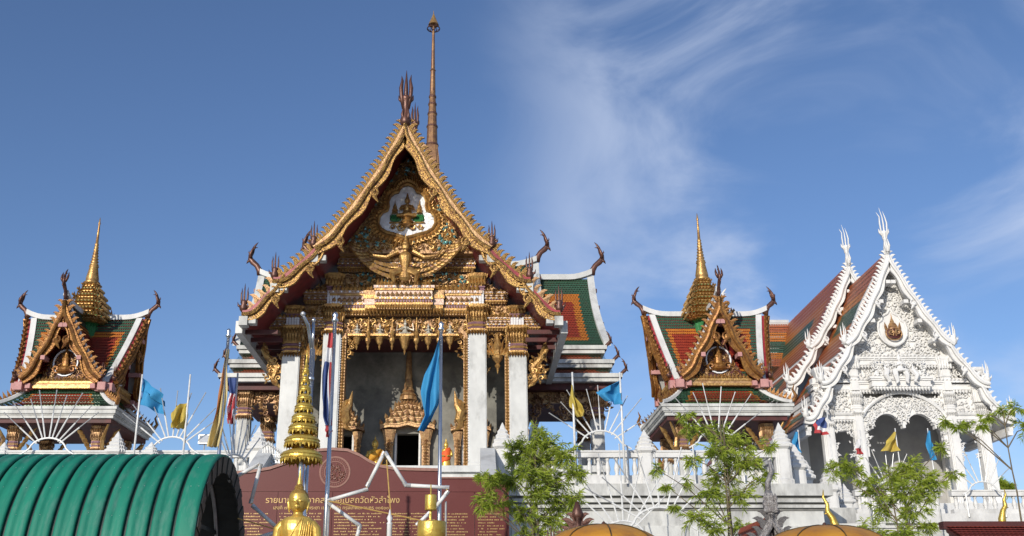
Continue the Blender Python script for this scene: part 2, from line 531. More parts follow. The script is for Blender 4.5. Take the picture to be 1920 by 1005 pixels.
def relief(mb, inside, bb, y, size, mi=(0,), seed=1, fill=.8, flat=None):
    """carved scroll relief: curls with pointed leaves about them, spread over a region"""
    rnd = random.Random(seed)
    x0, x1, z0, z1 = bb
    nx, nz = max(1, int((x1 - x0) / size)), max(1, int((z1 - z0) / (size * .9)))
    for j in range(nz):
        for i in range(nx):
            x = x0 + (i + .5 + .5 * (j % 2) + rnd.uniform(-.22, .22)) * (x1 - x0) / nx
            z = z0 + (j + .5 + rnd.uniform(-.22, .22)) * (z1 - z0) / nz
            if not inside(x, z): continue
            m_ = rnd.choice(mi)
            r = size * rnd.uniform(.40, .58)
            h = 1 if x > (x0 + x1) / 2 else -1
            if rnd.random() < .25: h = -h
            if rnd.random() < fill:
                mb.curl(x, y - size * .06, z, r, h, rnd.uniform(0, 6.28), m_, 1.25, 5, 8)
            for k in range(3):
                a = rnd.uniform(0, 6.28)
                mb.leaf(x + r * .8 * math.sin(a), y - rnd.uniform(0, size * .25), z + r * .8 * math.cos(a), size * .38, size * .62, a + rnd.uniform(-.5, .5), .55, m_)

def frieze(mb, x0, x1, y, z, h, pitch, up=1, mi=0, d=.5):
    n = max(1, int(round(abs(x1 - x0) / pitch)))
    w = (x1 - x0) / n
    for i in range(n):
        mb.leaf(x0 + (i + .5) * w, y, z, abs(w) * .98, h, 0 if up > 0 else math.pi, d, mi)

def bands(mb, x0, x1, y, yb, spec):
    """stack of mouldings: (z0, z1, projection, material)"""
    for z0, z1, pr, mi in spec:
        mb.box(x0 - pr, x1 + pr, y - pr, yb, z0, z1, mi)

def capital(mb, x, y, z0, h, w, mi=(0, 1)):
    """lotus capital on a square redented column: hanging leaves, dark rings, fluted bell, flaring abacus"""
    a, b = mi
    mb.lathe((x, y, z0), [(w * 1.03, .02 * h), (w * 1.10, .10 * h), (w * 1.10, .15 * h)], CROSS, a)
    mb.lathe((x, y, z0), [(w * .98, .15 * h), (w * 1.06, .19 * h), (w * .98, .23 * h)], CROSS, b)
    mb.lathe((x, y, z0), [(w * 1.08, .23 * h), (w * 1.12, .27 * h), (w * 1.02, .31 * h)], CROSS, a)
    mb.lathe((x, y, z0), [(w * 1.0, .31 * h), (w * 1.07, .35 * h), (w * 1.0, .39 * h)], CROSS, b)
    mb.lathe((x, y, z0), [(w * .96, .39 * h), (w * 1.08, .46 * h), (w * 1.14, .70 * h), (w * 1.10, .80 * h), (w * 1.26, .90 * h), (w * 1.30, 1.0 * h)], CROSS, a)
    for s_ in (-1, 1):
        n = 7
        for k in range(n):
            t = (k + .5) / n * 2 - 1
            lw = 2 * w / n
            mb.leaf(x + t * w * 1.05, y - w * 1.12, z0 + .08 * h, lw * 1.1, .17 * h, math.pi, .5, a)
            mb.leaf(x + t * w * 1.1, y - w * 1.16, z0 + .44 * h, lw * .9, .34 * h, 0, .5, a)
            mb.leaf(x + t * w * 1.2, y - w * 1.22, z0 + .74 * h, lw * 1.15, .24 * h, 0, .6, a)
        for k in range(n):    # the same leaves on the two flanks
            t = (k + .5) / n * 2 - 1
            for (zz, hh, up, ww) in ((.08, .17, -1, 1.12), (.44, .34, 1, 1.16), (.74, .24, 1, 1.22)):
                X = x + s_ * w * ww
                lw = 2 * w / n
                mb.add([(X, y + t * w - lw * .45, z0 + zz * h), (X, y + t * w + lw * .45, z0 + zz * h), (X, y + t * w, z0 + (zz + up * hh) * h), (X + s_ * lw * .5, y + t * w, z0 + (zz + up * hh * .4) * h)],
                       [(0, 1, 3), (1, 2, 3), (2, 0, 3)], a)

def post_mesh_profile(w, h):
    return [(w, 0), (w, h * .08), (w * .84, h * .10), (w * .80, h * .50), (w * .84, h * .56), (w * 1.12, h * .60), (w * 1.15, h * .64), (w * .92, h * .67),
            (w * 1.0, h * .71), (w * .70, h * .74), (w * .78, h * .78), (w * .52, h * .82), (w * .58, h * .85), (w * .34, h * .89), (w * .22, h * .94), (w * .03, h * 1.0)]

def sitting(mb, x, y, z, s, mi=0):
    """small seated deity carved in the round: crossed legs, body, joined hands, crowned head"""
    mb.lathe((x, y, z), [(.30 * s, 0), (.36 * s, .06 * s), (.33 * s, .14 * s), (.20 * s, .20 * s), (.15 * s, .30 * s), (.19 * s, .46 * s), (.17 * s, .54 * s), (.06 * s, .60 * s), (.055 * s, .64 * s),
                         (.10 * s, .69 * s), (.105 * s, .77 * s), (.08 * s, .83 * s), (.05 * s, .90 * s), (.012 * s, 1.06 * s)], circ(10), mi, .7)
    for sd_ in (-1, 1):
        mb.tube([(x + sd_ * .18 * s, y, z + .52 * s), (x + sd_ * .27 * s, y - .06 * s, z + .36 * s), (x + sd_ * .05 * s, y - .20 * s, z + .42 * s)], [.06 * s, .05 * s, .035 * s], 6, mi)
        mb.tube([(x + sd_ * .12 * s, y - .10 * s, z + .08 * s), (x + sd_ * .34 * s, y - .16 * s, z + .07 * s), (x - sd_ * .05 * s, y - .26 * s, z + .06 * s)], [.09 * s, .08 * s, .04 * s], 6, mi)

def remeshed(mb, name, mats, voxel, loc, smooth=True, iters=6):
    """weld the pieces of a figure into one continuous skin"""
    o = mb.build(name, mats, None, smooth, org=loc)
    md = o.modifiers.new('weld', 'REMESH')
    md.mode = 'VOXEL'
    md.voxel_size = voxel
    sm = o.modifiers.new('smooth', 'SMOOTH')
    sm.factor = .5
    sm.iterations = iters
    dg = bpy.context.evaluated_depsgraph_get()
    me = bpy.data.meshes.new_from_object(o.evaluated_get(dg))
    o.modifiers.clear()
    o.data = me
    me.polygons.foreach_set('use_smooth', [True] * len(me.polygons))
    o.location = loc
    return o

def word_mesh(text, size, matname, depth=.004):
    cu = bpy.data.curves.new('words', 'FONT')
    cu.body = text
    cu.size = size
    cu.extrude = depth
    cu.align_x = 'CENTER'
    o = bpy.data.objects.new('words', cu)
    col.objects.link(o)
    dg = bpy.context.evaluated_depsgraph_get()
    me = bpy.data.meshes.new_from_object(o.evaluated_get(dg))
    bpy.data.objects.remove(o)
    me.materials.clear()
    me.materials.append(M[matname])
    return me

# ---------------------------------------------------------------- ground
g = MB()
g.add([(-3000, -3000, 0), (3000, -3000, 0), (3000, 3000, 0), (-3000, 3000, 0)], [(0, 1, 2, 3)])
go = g.build('ground', 'paving')
go['kind'] = 'structure'
g = MB()
g.add([(-30, -14, .004), (34, -14, .004), (34, 29, .004), (-30, 29, .004)], [(0, 1, 2, 3)])
go = g.build('courtyard_pavement', 'stone_path')
go['kind'] = 'structure'

XC = -2.55            # axis of the main temple
FLOOR = 5.65          # terrace level
PLINTH = 7.45         # temple floor
# ---------------------------------------------------------------- terrace
pod = thing('terrace_podium', 'high white marble terrace with dark moulded cornice under the gilded temple', 'terrace', (XC, 29, 0))
mb = MB()
mb.box(-14.75, 9.65, 29.06, 62, 0, 4.95)
mb.build('core_wall', 'marble_aged', pod)
mb = MB()
for z0, z1, pr in ((4.95, 5.02, .03), (5.02, 5.10, .10), (5.10, 5.16, .05), (5.16, 5.26, .16), (5.26, 5.33, .11), (5.33, 5.65, .24)):
    mb.box(-14.75 - pr, 9.65 + pr, 29.06 - pr, 62, z0, z1, 1 if pr in (.05, .11, .03) else 0)
mb.build('cornice', ['marble_aged', 'marble_dark'], pod)
rnd = random.Random(5)
slab_meshes = []
for k in range(3):
    b_ = MB()
    b_.box(-.597, .597, -.03 - .002 * k, .03, -.447, .447)
    slab_meshes.append(mesh_only(b_, 'marble_slab', 'marble_aged'))
for i in range(7):
    for j in range(5):
        inst(slab_meshes[(i * 3 + j) % 3], 'marble_slab', pod, (1.75 + i * 1.2, 29.04, .5 + j * .9))
mb = MB()
mb.box(XC - 7.4, XC + 7.4, 37.2, 60, FLOOR, PLINTH - .5)
mb.build('temple_plinth', 'marble', pod)
mb = MB()
for z0, z1, pr in ((PLINTH - .5, PLINTH - .38, .08), (PLINTH - .38, PLINTH - .22, .0), (PLINTH - .22, PLINTH, .16)):
    mb.box(XC - 7.3 - pr, XC + 7.3 + pr, 37.3 - pr, 60, z0, z1)
mb.build('plinth_moulding', 'marble', pod)
# stairs up the middle
for i in range(30):
    z = FLOOR * (i + 1) / 30
    mb = MB()
    mb.box(XC - 2.6, XC + 2.6, 20.8 + i * .272, 29.0, z - FLOOR / 30 + .001, z - .001)
    mb.build('step', 'marble', pod)

bal_prof = [(.05, 0), (.05, .04), (.035, .06), (.06, .16), (.062, .22), (.035, .36), (.03, .42), (.045, .44), (.05, .50)]
_b = MB(); _b.lathe((0, 0, 0), bal_prof, circ(10))
BAL = mesh_only(_b, 'baluster', 'plaster')
BAL.polygons.foreach_set('use_smooth', [True] * len(BAL.polygons))
def balustrade(p0, p1, zf, label, pitch=.245, hb=.5):
    """stretch of balustrade between two posts: base, rail and each baluster"""
    p0, p1 = Vector(p0), Vector(p1)
    d = p1 - p0
    n = max(2, int(d.length / pitch))
    t = thing('balustrade', label, 'balustrade', (p0.x, p0.y, zf), 'white terrace balustrades')
    e = d.normalized()
    q = Vector((-e.y, e.x))
    def bar(w, z0, z1, name):
        mb = MB()
        c = [p0 + q * w, p1 + q * w, p1 - q * w, p0 - q * w]
        if (c[1] - c[0]).cross(c[2] - c[0]) < 0: c.reverse()
        mb.add([(v.x, v.y, z0) for v in c] + [(v.x, v.y, z1) for v in c], [(3, 2, 1, 0), (4, 5, 6, 7), (0, 1, 5, 4), (1, 2, 6, 5), (2, 3, 7, 6), (3, 0, 4, 7)])
        mb.build(name, 'plaster', t)
    bar(.13, zf, zf + .26, 'base_rail')
    bar(.12, zf + .26 + hb, zf + .40 + hb, 'hand_rail')
    bar(.145, zf + .40 + hb, zf + .45 + hb, 'rail_cap')
    for i in range(n):
        p = p0.lerp(p1, (i + .5) / n)
        inst(BAL, 'baluster', t, (p.x, p.y, zf + .26), 0, (1.25, 1.25, hb / .5))
    return t
def post(x, y, zf, w, h, label, mat_='plaster'):
    mb = MB()
    mb.lathe((x, y, zf), post_mesh_profile(w, h), CROSS)
    t = thing('balustrade_post', label, 'post', (x, y, zf), 'lotus bud posts of the terrace')
    b_ = MB()
    pr = post_mesh_profile(w, h)
    b_.lathe((x, y, zf), pr[:6], CROSS)
    b_.build('post_shaft', mat_, t)
    b_ = MB()
    b_.lathe((x, y, zf), pr[5:], CROSS)
    b_.build('lotus_bud', mat_, t)
    return t
YB = 29.2
for i, (xa, xb, lb) in enumerate((
        (.95, 4.72, 'white balustrade left of the yellow and blue flags, beside the stair post'),
        (5.08, 8.5, 'white balustrade in front of the pavilion with the green and orange tiled gables'),
        (-9.65, -6.1, 'white balustrade between the fan of white rods and the pale stair wall'),
        (-13.0, -10.05, 'white balustrade below the pavilion with the brown gilded gable'))):
    balustrade((xa, YB), (xb, YB), FLOOR, lb)
balustrade((8.7, YB + .2), (8.7, 31.2), FLOOR, 'short white return balustrade running back from the terrace corner post')
for x, y, h, lb in ((.93, YB, 1.75, 'white lotus bud post beside the right temple column'), (4.9, YB, 1.55, 'white lotus bud post between the sky gap and the tiled pavilion'),
                    (8.7, YB, 1.75, 'tall white lotus bud post at the terrace corner by the white hall'), (-5.9, YB, 1.65, 'white lotus bud post above the sloping stair wall'),
                    (-9.85, YB, 1.50, 'white lotus bud post below the left pavilion eave corner'), (-13.0, YB, 1.2, 'white lotus bud post under the far end of the left pavilion'),
                    (-8.75, YB - .45, 1.12, 'low white lotus bud finial behind the green canopy top')):
    post(x, y, FLOOR, .25, h, lb)
# moulded pedestal in front of the right outer column
mb = MB()
for z0, z1, w in ((FLOOR, 6.3, .62), (6.3, 6.42, .70), (6.42, 6.5, .62), (6.5, 6.62, .74), (6.62, 6.7, .66), (6.7, 6.95, .60)):
    mb.box(1.75 - w, 1.75 + w, 30.2 - w, 30.2 + w, z0, z1)
solo(mb, 'stone_pedestal', 'marble', 'square moulded white stone pedestal beside the bamboo tree', 'pedestal', (1.75, 30.2, FLOOR))
# sloping stair wall to the left
mb = MB()
for s_, nm in ((-1, 'left'), (1, 'right')):
    X = XC + s_ * 3.05
    mb = MB()
    pts = [(29.0, FLOOR + 1.0), (29.0, 0.0), (20.6, 0.0), (20.6, .8), (22.2, 1.2), (26.8, FLOOR - .1)]
    n = len(pts)
    mb.add([(X - .2, a, b) for a, b in pts] + [(X + .2, a, b) for a, b in pts], [tuple(range(n)), tuple(reversed(range(n, 2 * n)))] + [((j + 1) % n, j, n + j, n + (j + 1) % n) for j in range(n)])
    solo(mb, 'stair_wall', 'marble', 'sloping white stair wall on the %s of the temple steps' % nm, 'wall', (X, 25, 0), 'sloping walls of the temple stairs')
# white hall terrace and its stepped posts
hp = thing('hall_podium', 'lower white terrace under the carved white hall', 'terrace', (17, 34, 0))
mb = MB()
mb.box(9.95, 34, 34.05, 70, 0, 4.9)
mb.build('core_wall', 'marble_aged', hp)
mb = MB()
for z0, z1, pr in ((4.9, 4.98, .03), (4.98, 5.06, .10), (5.06, 5.12, .05), (5.12, 5.42, .2)):
    mb.box(9.95, 34, 34.05 - pr, 70, z0, z1)
mb.build('cornice', 'plaster', hp)
mb = MB()
mb.box(12.6, 20.9, 38.4, 60, 5.42, 6.3)
mb.build('hall_plinth', 'plaster', hp)
for xa, xb, lb in ((12.4, 15.2, 'white balustrade under the left columns of the white hall'), (15.5, 18.3, 'white balustrade below the right column of the white hall'), (18.6, 22.5, 'white balustrade running on past the white hall')):
    balustrade((xa, 34.2), (xb, 34.2), 5.32, lb, .29, .42)
for x, y, z, h, w, lb in ((9.45, 30.4, FLOOR - .4, 1.75, .27, 'white lotus bud post just behind the terrace corner post'), (10.0, 31.6, 5.1, 1.8, .28, 'white lotus bud post left of the Thai flag'),
                          (11.0, 32.4, 4.8, 1.9, .27, 'white lotus bud post below the Thai flag beside the white hall'), (12.1, 34.2, 4.9, 1.5, .25, 'white lotus bud post at the near end of the hall balustrade'),
                          (18.45, 34.2, 5.32, 1.3, .22, 'white lotus bud post below the right edge of the white hall')):
    post(x, y, z, w, h, lb)
mb = MB()
mb.box(9.7, 11.6, 30.2, 34.0, 0, 4.6)
mb.box(9.65, 11.7, 30.1, 34.0, 4.6, 4.72)
mb.box(9.7, 11.2, 30.9, 34.0, 4.72, 5.25)
solo(mb, 'stair_block', 'marble_aged', 'grey stained stepped stone block between the two terraces', 'stone block', (10.5, 31, 0))

# ---------------------------------------------------------------- main temple
T = thing('main_temple', 'large gilded temple with steep three tiered gable and tall thin spire', 'temple', (XC, 40, PLINTH))
YF = 40.0
G = ['gold', 'gold_aged', 'violet_band', 'mosaic_band', 'red_lacquer', 'mirror_glare', 'teal_glass']
def X(h, s_=1): return XC + s_ * h
# roof tiers of the front gable, (half width, z)
TIERS = [((0.0, 21.16), (3.44, 15.60), .24), ((3.2, 15.98), (4.86, 14.42), .11), ((4.58, 14.74), (5.95, 13.12), .11)]
REAR1 = [((0.0, 22.75), (3.62, 17.0), .14)]
def roof_body(parent, xc, y0, y1, tiers, name, tile, under, ny=14, dz=0.0, cf=None, mats=None):
    for s_ in (-1, 1):
        for (a, b, sag) in tiers:
            cv = bez((a[0], a[1] + dz), (b[0], b[1] + dz), sag, 10)
            mb = MB()
            def fn(u, v):
                q = v * 10
                i = min(9, int(q))
                c = cv[i].lerp(cv[i + 1], q - i)
                return Vector((xc + s_ * c[0], y0 + (y1 - y0) * u, c[1] - .02))
            nv = max(4, int((Vector(b) - Vector(a)).length / .28))
            tile_patch(mb, fn, (s_ * .7, 0, .7), ny, nv, cf or (lambda u, v: 0), .012 if cf else .04)
            mb.build(name, mats or [tile], parent, kind='stuff')
            mb = MB()
            for i in range(10):
                p, q = cv[i], cv[i + 1]
                c4 = [(xc + s_ * p[0], p[1] - .07), (xc + s_ * q[0], q[1] - .07), (xc + s_ * q[0], q[1] - .24), (xc + s_ * p[0], p[1] - .24)]
                if s_ > 0: c4.reverse()
                mb.prism(c4, y0 + .02, y1 - .02)
            mb.build('roof_deck', under, parent)
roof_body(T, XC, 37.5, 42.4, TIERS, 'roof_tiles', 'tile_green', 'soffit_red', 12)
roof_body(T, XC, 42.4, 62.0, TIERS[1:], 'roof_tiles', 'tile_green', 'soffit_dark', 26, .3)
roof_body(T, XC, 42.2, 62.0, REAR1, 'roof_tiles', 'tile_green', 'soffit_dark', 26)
for s_ in (-1, 1):
    b0 = barge(T, XC, 37.3, s_, *TIERS[0], .42, ['gold_aged', 'gold_board'], 'gold_board', 30, .38, 4, hooks=(.50, .86), tail='bronze', tailh=.82, flick=.30)
    b1 = barge(T, XC, 37.35, s_, *TIERS[1], .42, ['red_lacquer', 'gold_board'], 'gold_board', 9, .42, 2, hooks=(.45,), tail='bronze', tailh=.82, flick=.20)
    b2 = barge(T, XC, 37.4, s_, *TIERS[2], .40, ['red_lacquer', 'gold_board'], 'gold_aged', 7, .42, 2, hooks=(.45,), tail='bronze', tailh=.85, flick=.20)
    # second gable just behind
    barge(T, XC, 42.0, s_, *REAR1[0], .40, ['gold', 'gold_aged'], 'gold_aged', 18, .40, 4, tail='bronze', tailh=.8)
    # horned rafters and pale end blocks under each tier tail
    for (hx, z) in ((3.44, 15.24), (4.86, 14.04), (5.95, 12.74)):
        mb = MB()
        mb.box(min(X(hx - .22, s_), X(hx + .10, s_)), max(X(hx - .22, s_), X(hx + .10, s_)), 37.36, 37.75, z - .05, z + .30)
        mb.box(min(X(hx - .52, s_), X(hx - .26, s_)), max(X(hx - .52, s_), X(hx - .26, s_)), 37.40, 37.75, z + .03, z + .24)
        mb.build('purlin_end', 'marble_aged', T)
    # long pale edge of the lowest roof running back
    mb = MB()
    cx = X(6.12, s_)
    mb.box(cx - .13, cx + .13, 37.8, 61.5, 12.50, 12.98)
    mb.build('eave_board', 'marble', T)
    for k in range(6):
        mb = MB()
        xa, xb = sorted((X(4.75, s_), X(6.12, s_)))
        mb.box(xa, xb, 38.3 + k * 1.1, 38.42 + k * 1.1, 12.62, 12.78)
        mb.build('eave_rafter', 'soffit_dark', T)
inst(candelabrum_mesh('bronze'), 'apex_finial', T, (XC, 37.4, 21.0), 0, (2.1, 2.1, 2.5))
inst(candelabrum_mesh('bronze'), 'apex_finial', T, (XC + .1, 42.1, 22.6), 0, (1.4, 1.5, 2.0))

# pediment: carved gold field framing a mirror medallion
YF = 39.4
mb = MB()
mb.prism([(X(-2.8), 16.3), (X(2.8), 16.3), (X(1.65), 18.1), (X(.40), 20.0), (X(0), 20.55), (X(-.40), 20.0), (X(-1.65), 18.1)], YF, YF + .3)
ped = mb.build('pediment', 'gold_aged', T)
CX, CZ = X(.02), 18.0
def lobed(a):
    """lotus-leaf medallion outline: (x, z) round the middle"""
    pts = [(0, 1.22), (.16, 1.16), (.30, 1.04), (.36, .88), (.52, .84), (.66, .70), (.74, .48), (.72, .26), (.76, .10), (.94, .02), (1.08, -.18), (1.10, -.44), (.98, -.66),
           (.76, -.80), (.52, -.86), (.28, -.94), (0, -1.02)]
    return [(CX + a * x, CZ + a * z) for x, z in pts] + [(CX - a * x, CZ + a * z) for x, z in pts[-2:0:-1]]
med_in = lobed(1.0)
def in_poly(poly, x, z):
    c = False
    n = len(poly)
    for i in range(n):
        (x1, z1), (x2, z2) = poly[i], poly[(i + 1) % n]
        if (z1 > z) != (z2 > z) and x < (x2 - x1) * (z - z1) / (z2 - z1) + x1:
            c = not c
    return c
tri = [(X(-2.7), 16.45), (X(2.7), 16.45), (X(1.6), 18.1), (X(.38), 20.0), (X(0), 20.5), (X(-.38), 20.0), (X(-1.6), 18.1)]
big = lobed(1.30)
mb = MB()
relief(mb, lambda x, z: in_poly(tri, x, z) and not in_poly(lobed(1.12), x, z), (X(-3.4), X(3.4), 16.45, 20.95), YF, .27, (0, 0, 0, 1), 3)
relief(mb, lambda x, z: in_poly(tri, x, z) and not in_poly(lobed(1.12), x, z), (X(-3.4), X(3.4), 16.5, 20.95), YF - .02, .20, (0, 1, 1), 13, .35)
mb.build('scroll_carving', ['gold', 'gold_aged'], ped, kind='stuff')
mb = MB()
rq = random.Random(77)
relief(mb, lambda x, z: in_poly(tri, x, z) and not in_poly(big, x, z) and rq.random() < .45, (X(-3.3), X(3.3), 16.5, 20.6), YF - .05, .30, (0,), 8, .0)
mb.build('teal_glass_inlay', 'teal_glass', ped, kind='stuff')
# ring of flame leaves and thick scrolls round the medallion
mb = MB()
ring = lobed(1.10)
for i in range(len(ring)):
    a, b = ring[i], ring[(i + 1) % len(ring)]
    for k in range(2):
        t = k / 2
        x, z = a[0] + (b[0] - a[0]) * t, a[1] + (b[1] - a[1]) * t
        an = math.atan2(x - CX, z - CZ)
        mb.leaf(x, YF - .12, z, .24, .40, an, .6)
        mb.curl(x + .20 * math.sin(an), YF - .10, z + .20 * math.cos(an), .13, 1 if x > CX else -1, an, 0)
mb.tube([(p[0], YF - .14, p[1]) for p in lobed(1.06)] + [(lobed(1.06)[0][0], YF - .14, lobed(1.06)[0][1])], .07, 6)
mb.build('medallion_frame', 'gold', ped, kind='stuff')
mb = MB()
mb.prism(med_in, YF - .06, YF + .02)
md = mb.build('mirror_medallion', 'mirror_glare', ped)
# faceted mirror glass: glare painted white, each facet tipped a little differently
mb = MB()
rnd = random.Random(11)
st = .11
for i in range(-11, 12):
    for j in range(-11, 13):
        x, z = CX + (i + .5 * (j % 2)) * st, CZ + j * st * .9
        if not in_poly(lobed(.95), x, z): continue
        a, b = rnd.uniform(-.012, .012), rnd.uniform(-.012, .012)
        h = st * .5
        mb.add([(x - h, YF - .075 + a + b, z - h), (x + h, YF - .075 - a + b, z - h), (x + h, YF - .075 - a - b, z + h), (x - h, YF - .075 + a - b, z + h)], [(0, 1, 2, 3)])
mb.build('mirror_facets', 'mirror_glare', md, kind='stuff')
mb = MB()
sitting(mb, CX, YF - .16, CZ - .25, 1.05)
mb.lathe((CX, YF - .16, CZ - .62), [(.12, 0), (.30, .05), (.20, .14), (.26, .22), (.14, .30), (.20, .38)], circ(12))
mb.tube([(CX - .72, YF - .12, CZ - .42), (CX + .72, YF - .12, CZ - .42)], .035, 6)
for s_ in (-1, 1):
    mb.curl(CX + s_ * .25, YF - .1, CZ - .62, .18, s_, 0)
    mb.curl(CX + s_ * .55, YF - .1, CZ - .60, .14, -s_, 0)
    mb.lathe((CX + s_ * .50, YF - .12, CZ - .02), [(.14, 0), (.11, .10), (.13, .14), (.08, .24), (.09, .28), (.03, .42), (.005, .58)], circ(8))
mb.build('enthroned_figure', 'gold', md)
for s_ in (-1, 1):
    mb = MB()
    for k in range(14):
        mb.leaf(CX + s_ * (.28 + .026 * k), YF - .13, CZ - .34 + .05 * math.sin(k * 1.7), .12, .28, s_ * (.2 + .05 * math.sin(k * 3)), .6)
    mb.build('green_shrub', 'jade', md)
# winged guardian below the medallion
gz = 15.0
mb = MB()
yg = YF - .34
for s_ in (-1, 1):      # wings made of rows of feathers sweeping up and outwards
    for row in range(4):
        for k in range(13):
            q = k / 12
            x = X(.28 + 1.72 * q, s_)
            z = 15.30 + .26 * row * (1 - .55 * q) + 1.10 * q ** 2.0 + .10
            a = s_ * (1.42 - .55 * q)
            mb.leaf(x, yg + .08 + .03 * row, z - .20, .16, .46 - .05 * row, a, .28, 1 if (row + k) % 3 == 0 else 0)
    mb.tube([(X(.30, s_), yg, 16.25), (X(.75, s_), yg - .06, 15.98), (X(1.25, s_), yg - .05, 16.05), (X(1.55, s_), yg - .02, 16.42)], [.10, .08, .065, .02], 7)
    mb.tube([(X(.16, s_), yg, 15.45), (X(.50, s_), yg - .10, 15.25), (X(.42, s_), yg - .02, 14.95)], [.17, .14, .06], 8)
mb.lathe((X(0), yg, 15.0), [(.14, 0), (.25, .12), (.19, .38), (.15, .58), (.23, .86), (.26, 1.04), (.18, 1.18), (.08, 1.25), (.08, 1.30), (.14, 1.37), (.15, 1.48), (.11, 1.58), (.12, 1.62), (.07, 1.72), (.03, 1.86), (.01, 2.02)], circ(14), 0, .75)
mb.build('winged_guardian', ['gold', 'gold_aged'], T)
YF = 40.0
# beams and carved panels
def beam(parent, x0, x1, z0, z1, y, tooth=.16, name='beam', proj=0):
    h = z1 - z0
    mb = MB()
    bands(mb, x0, x1, y, YF + .6, [(z0 + h * .10, z0 + h * .26, .00, 1), (z0 + h * .26, z0 + h * .34, .05, 0), (z0 + h * .34, z0 + h * .46, .02, 2), (z0 + h * .46, z0 + h * .54, .06, 0),
                                 (z0 + h * .54, z0 + h * .80, .03, 3), (z0 + h * .80, z0 + h * .88, .08, 0), (z0 + h * .88, z0 + h * .98, .12, 3)])
    ob = mb.build(name, G, parent)
    mb = MB()
    frieze(mb, x0, x1, y - .12, z0 + h * .97, h * .28, tooth, 1, 0)
    frieze(mb, x0, x1, y - .03, z0 + h * .26, h * .22, tooth * .7, -1, 0)
    frieze(mb, x0, x1, y - .06, z0 + h * .58, h * .18, tooth * 1.2, 1, 1, .35)
    n = max(2, int((x1 - x0) / .11))
    for i in range(n):
        x = x0 + (i + .5) * (x1 - x0) / n
        mb.leaf(x, y - .03, z0 + h * .35, .07, h * .10, 0, .4, 0)
        mb.leaf(x, y - .04, z0 + h * .66, .06, h * .12, math.pi, .4, (2, 3, 0)[i % 3])
        mb.box(x - .03, x + .03, y - .085, y - .06, z0 + h * .475, z0 + h * .525, 4 if i % 2 else 0)
        mb.box(x - .025, x + .025, y - .145, y - .12, z0 + h * .90, z0 + h * .96, 4 if i % 3 == 0 else 1)
    mb.build('leaf_frieze', ['gold', 'gold_aged', 'violet_band', 'teal_glass', 'mirror_glare'], ob, kind='stuff')
    return ob
beam(T, X(-2.75), X(2.75), 15.60, 16.42, YF - .12)
beam(T, X(-2.95), X(2.95), 13.72, 14.85, YF - .18, .17)
bx_ = beam(T, X(-1.15), X(1.05), 13.86, 14.95, YF - .55, .15, 'balcony_beam')
mb = MB()
bands(mb, X(-1.6), X(1.5), YF - .36, YF, [(14.05, 14.2, 0, 0), (14.2, 14.45, .03, 3), (14.45, 14.6, .06, 0), (14.6, 14.8, .03, 1)])
frieze(mb, X(-1.6), X(1.5), YF - .4, 14.05, .26, .14, -1, 0)
mb.build('beam_bracket', G, T)
mb = MB()
mb.box(X(-3.0), X(3.0), YF + .02, YF + .3, 14.85, 15.62)
pn = mb.build('carved_panel', 'gold_aged', T)
mb = MB()
relief(mb, lambda x, z: abs(x - XC) > .35, (X(-2.75), X(2.75), 14.88, 15.62), YF, .24, (0, 0, 1), 21)
mb.build('scroll_carving', ['gold', 'gold_aged'], pn, kind='stuff')
mb = MB()
relief(mb, lambda x, z: abs(x - XC) > .45 and rq.random() < .4, (X(-2.7), X(2.7), 14.9, 15.6), YF - .05, .28, (0,), 22, 0)
mb.build('teal_glass_inlay', 'teal_glass', pn, kind='stuff')
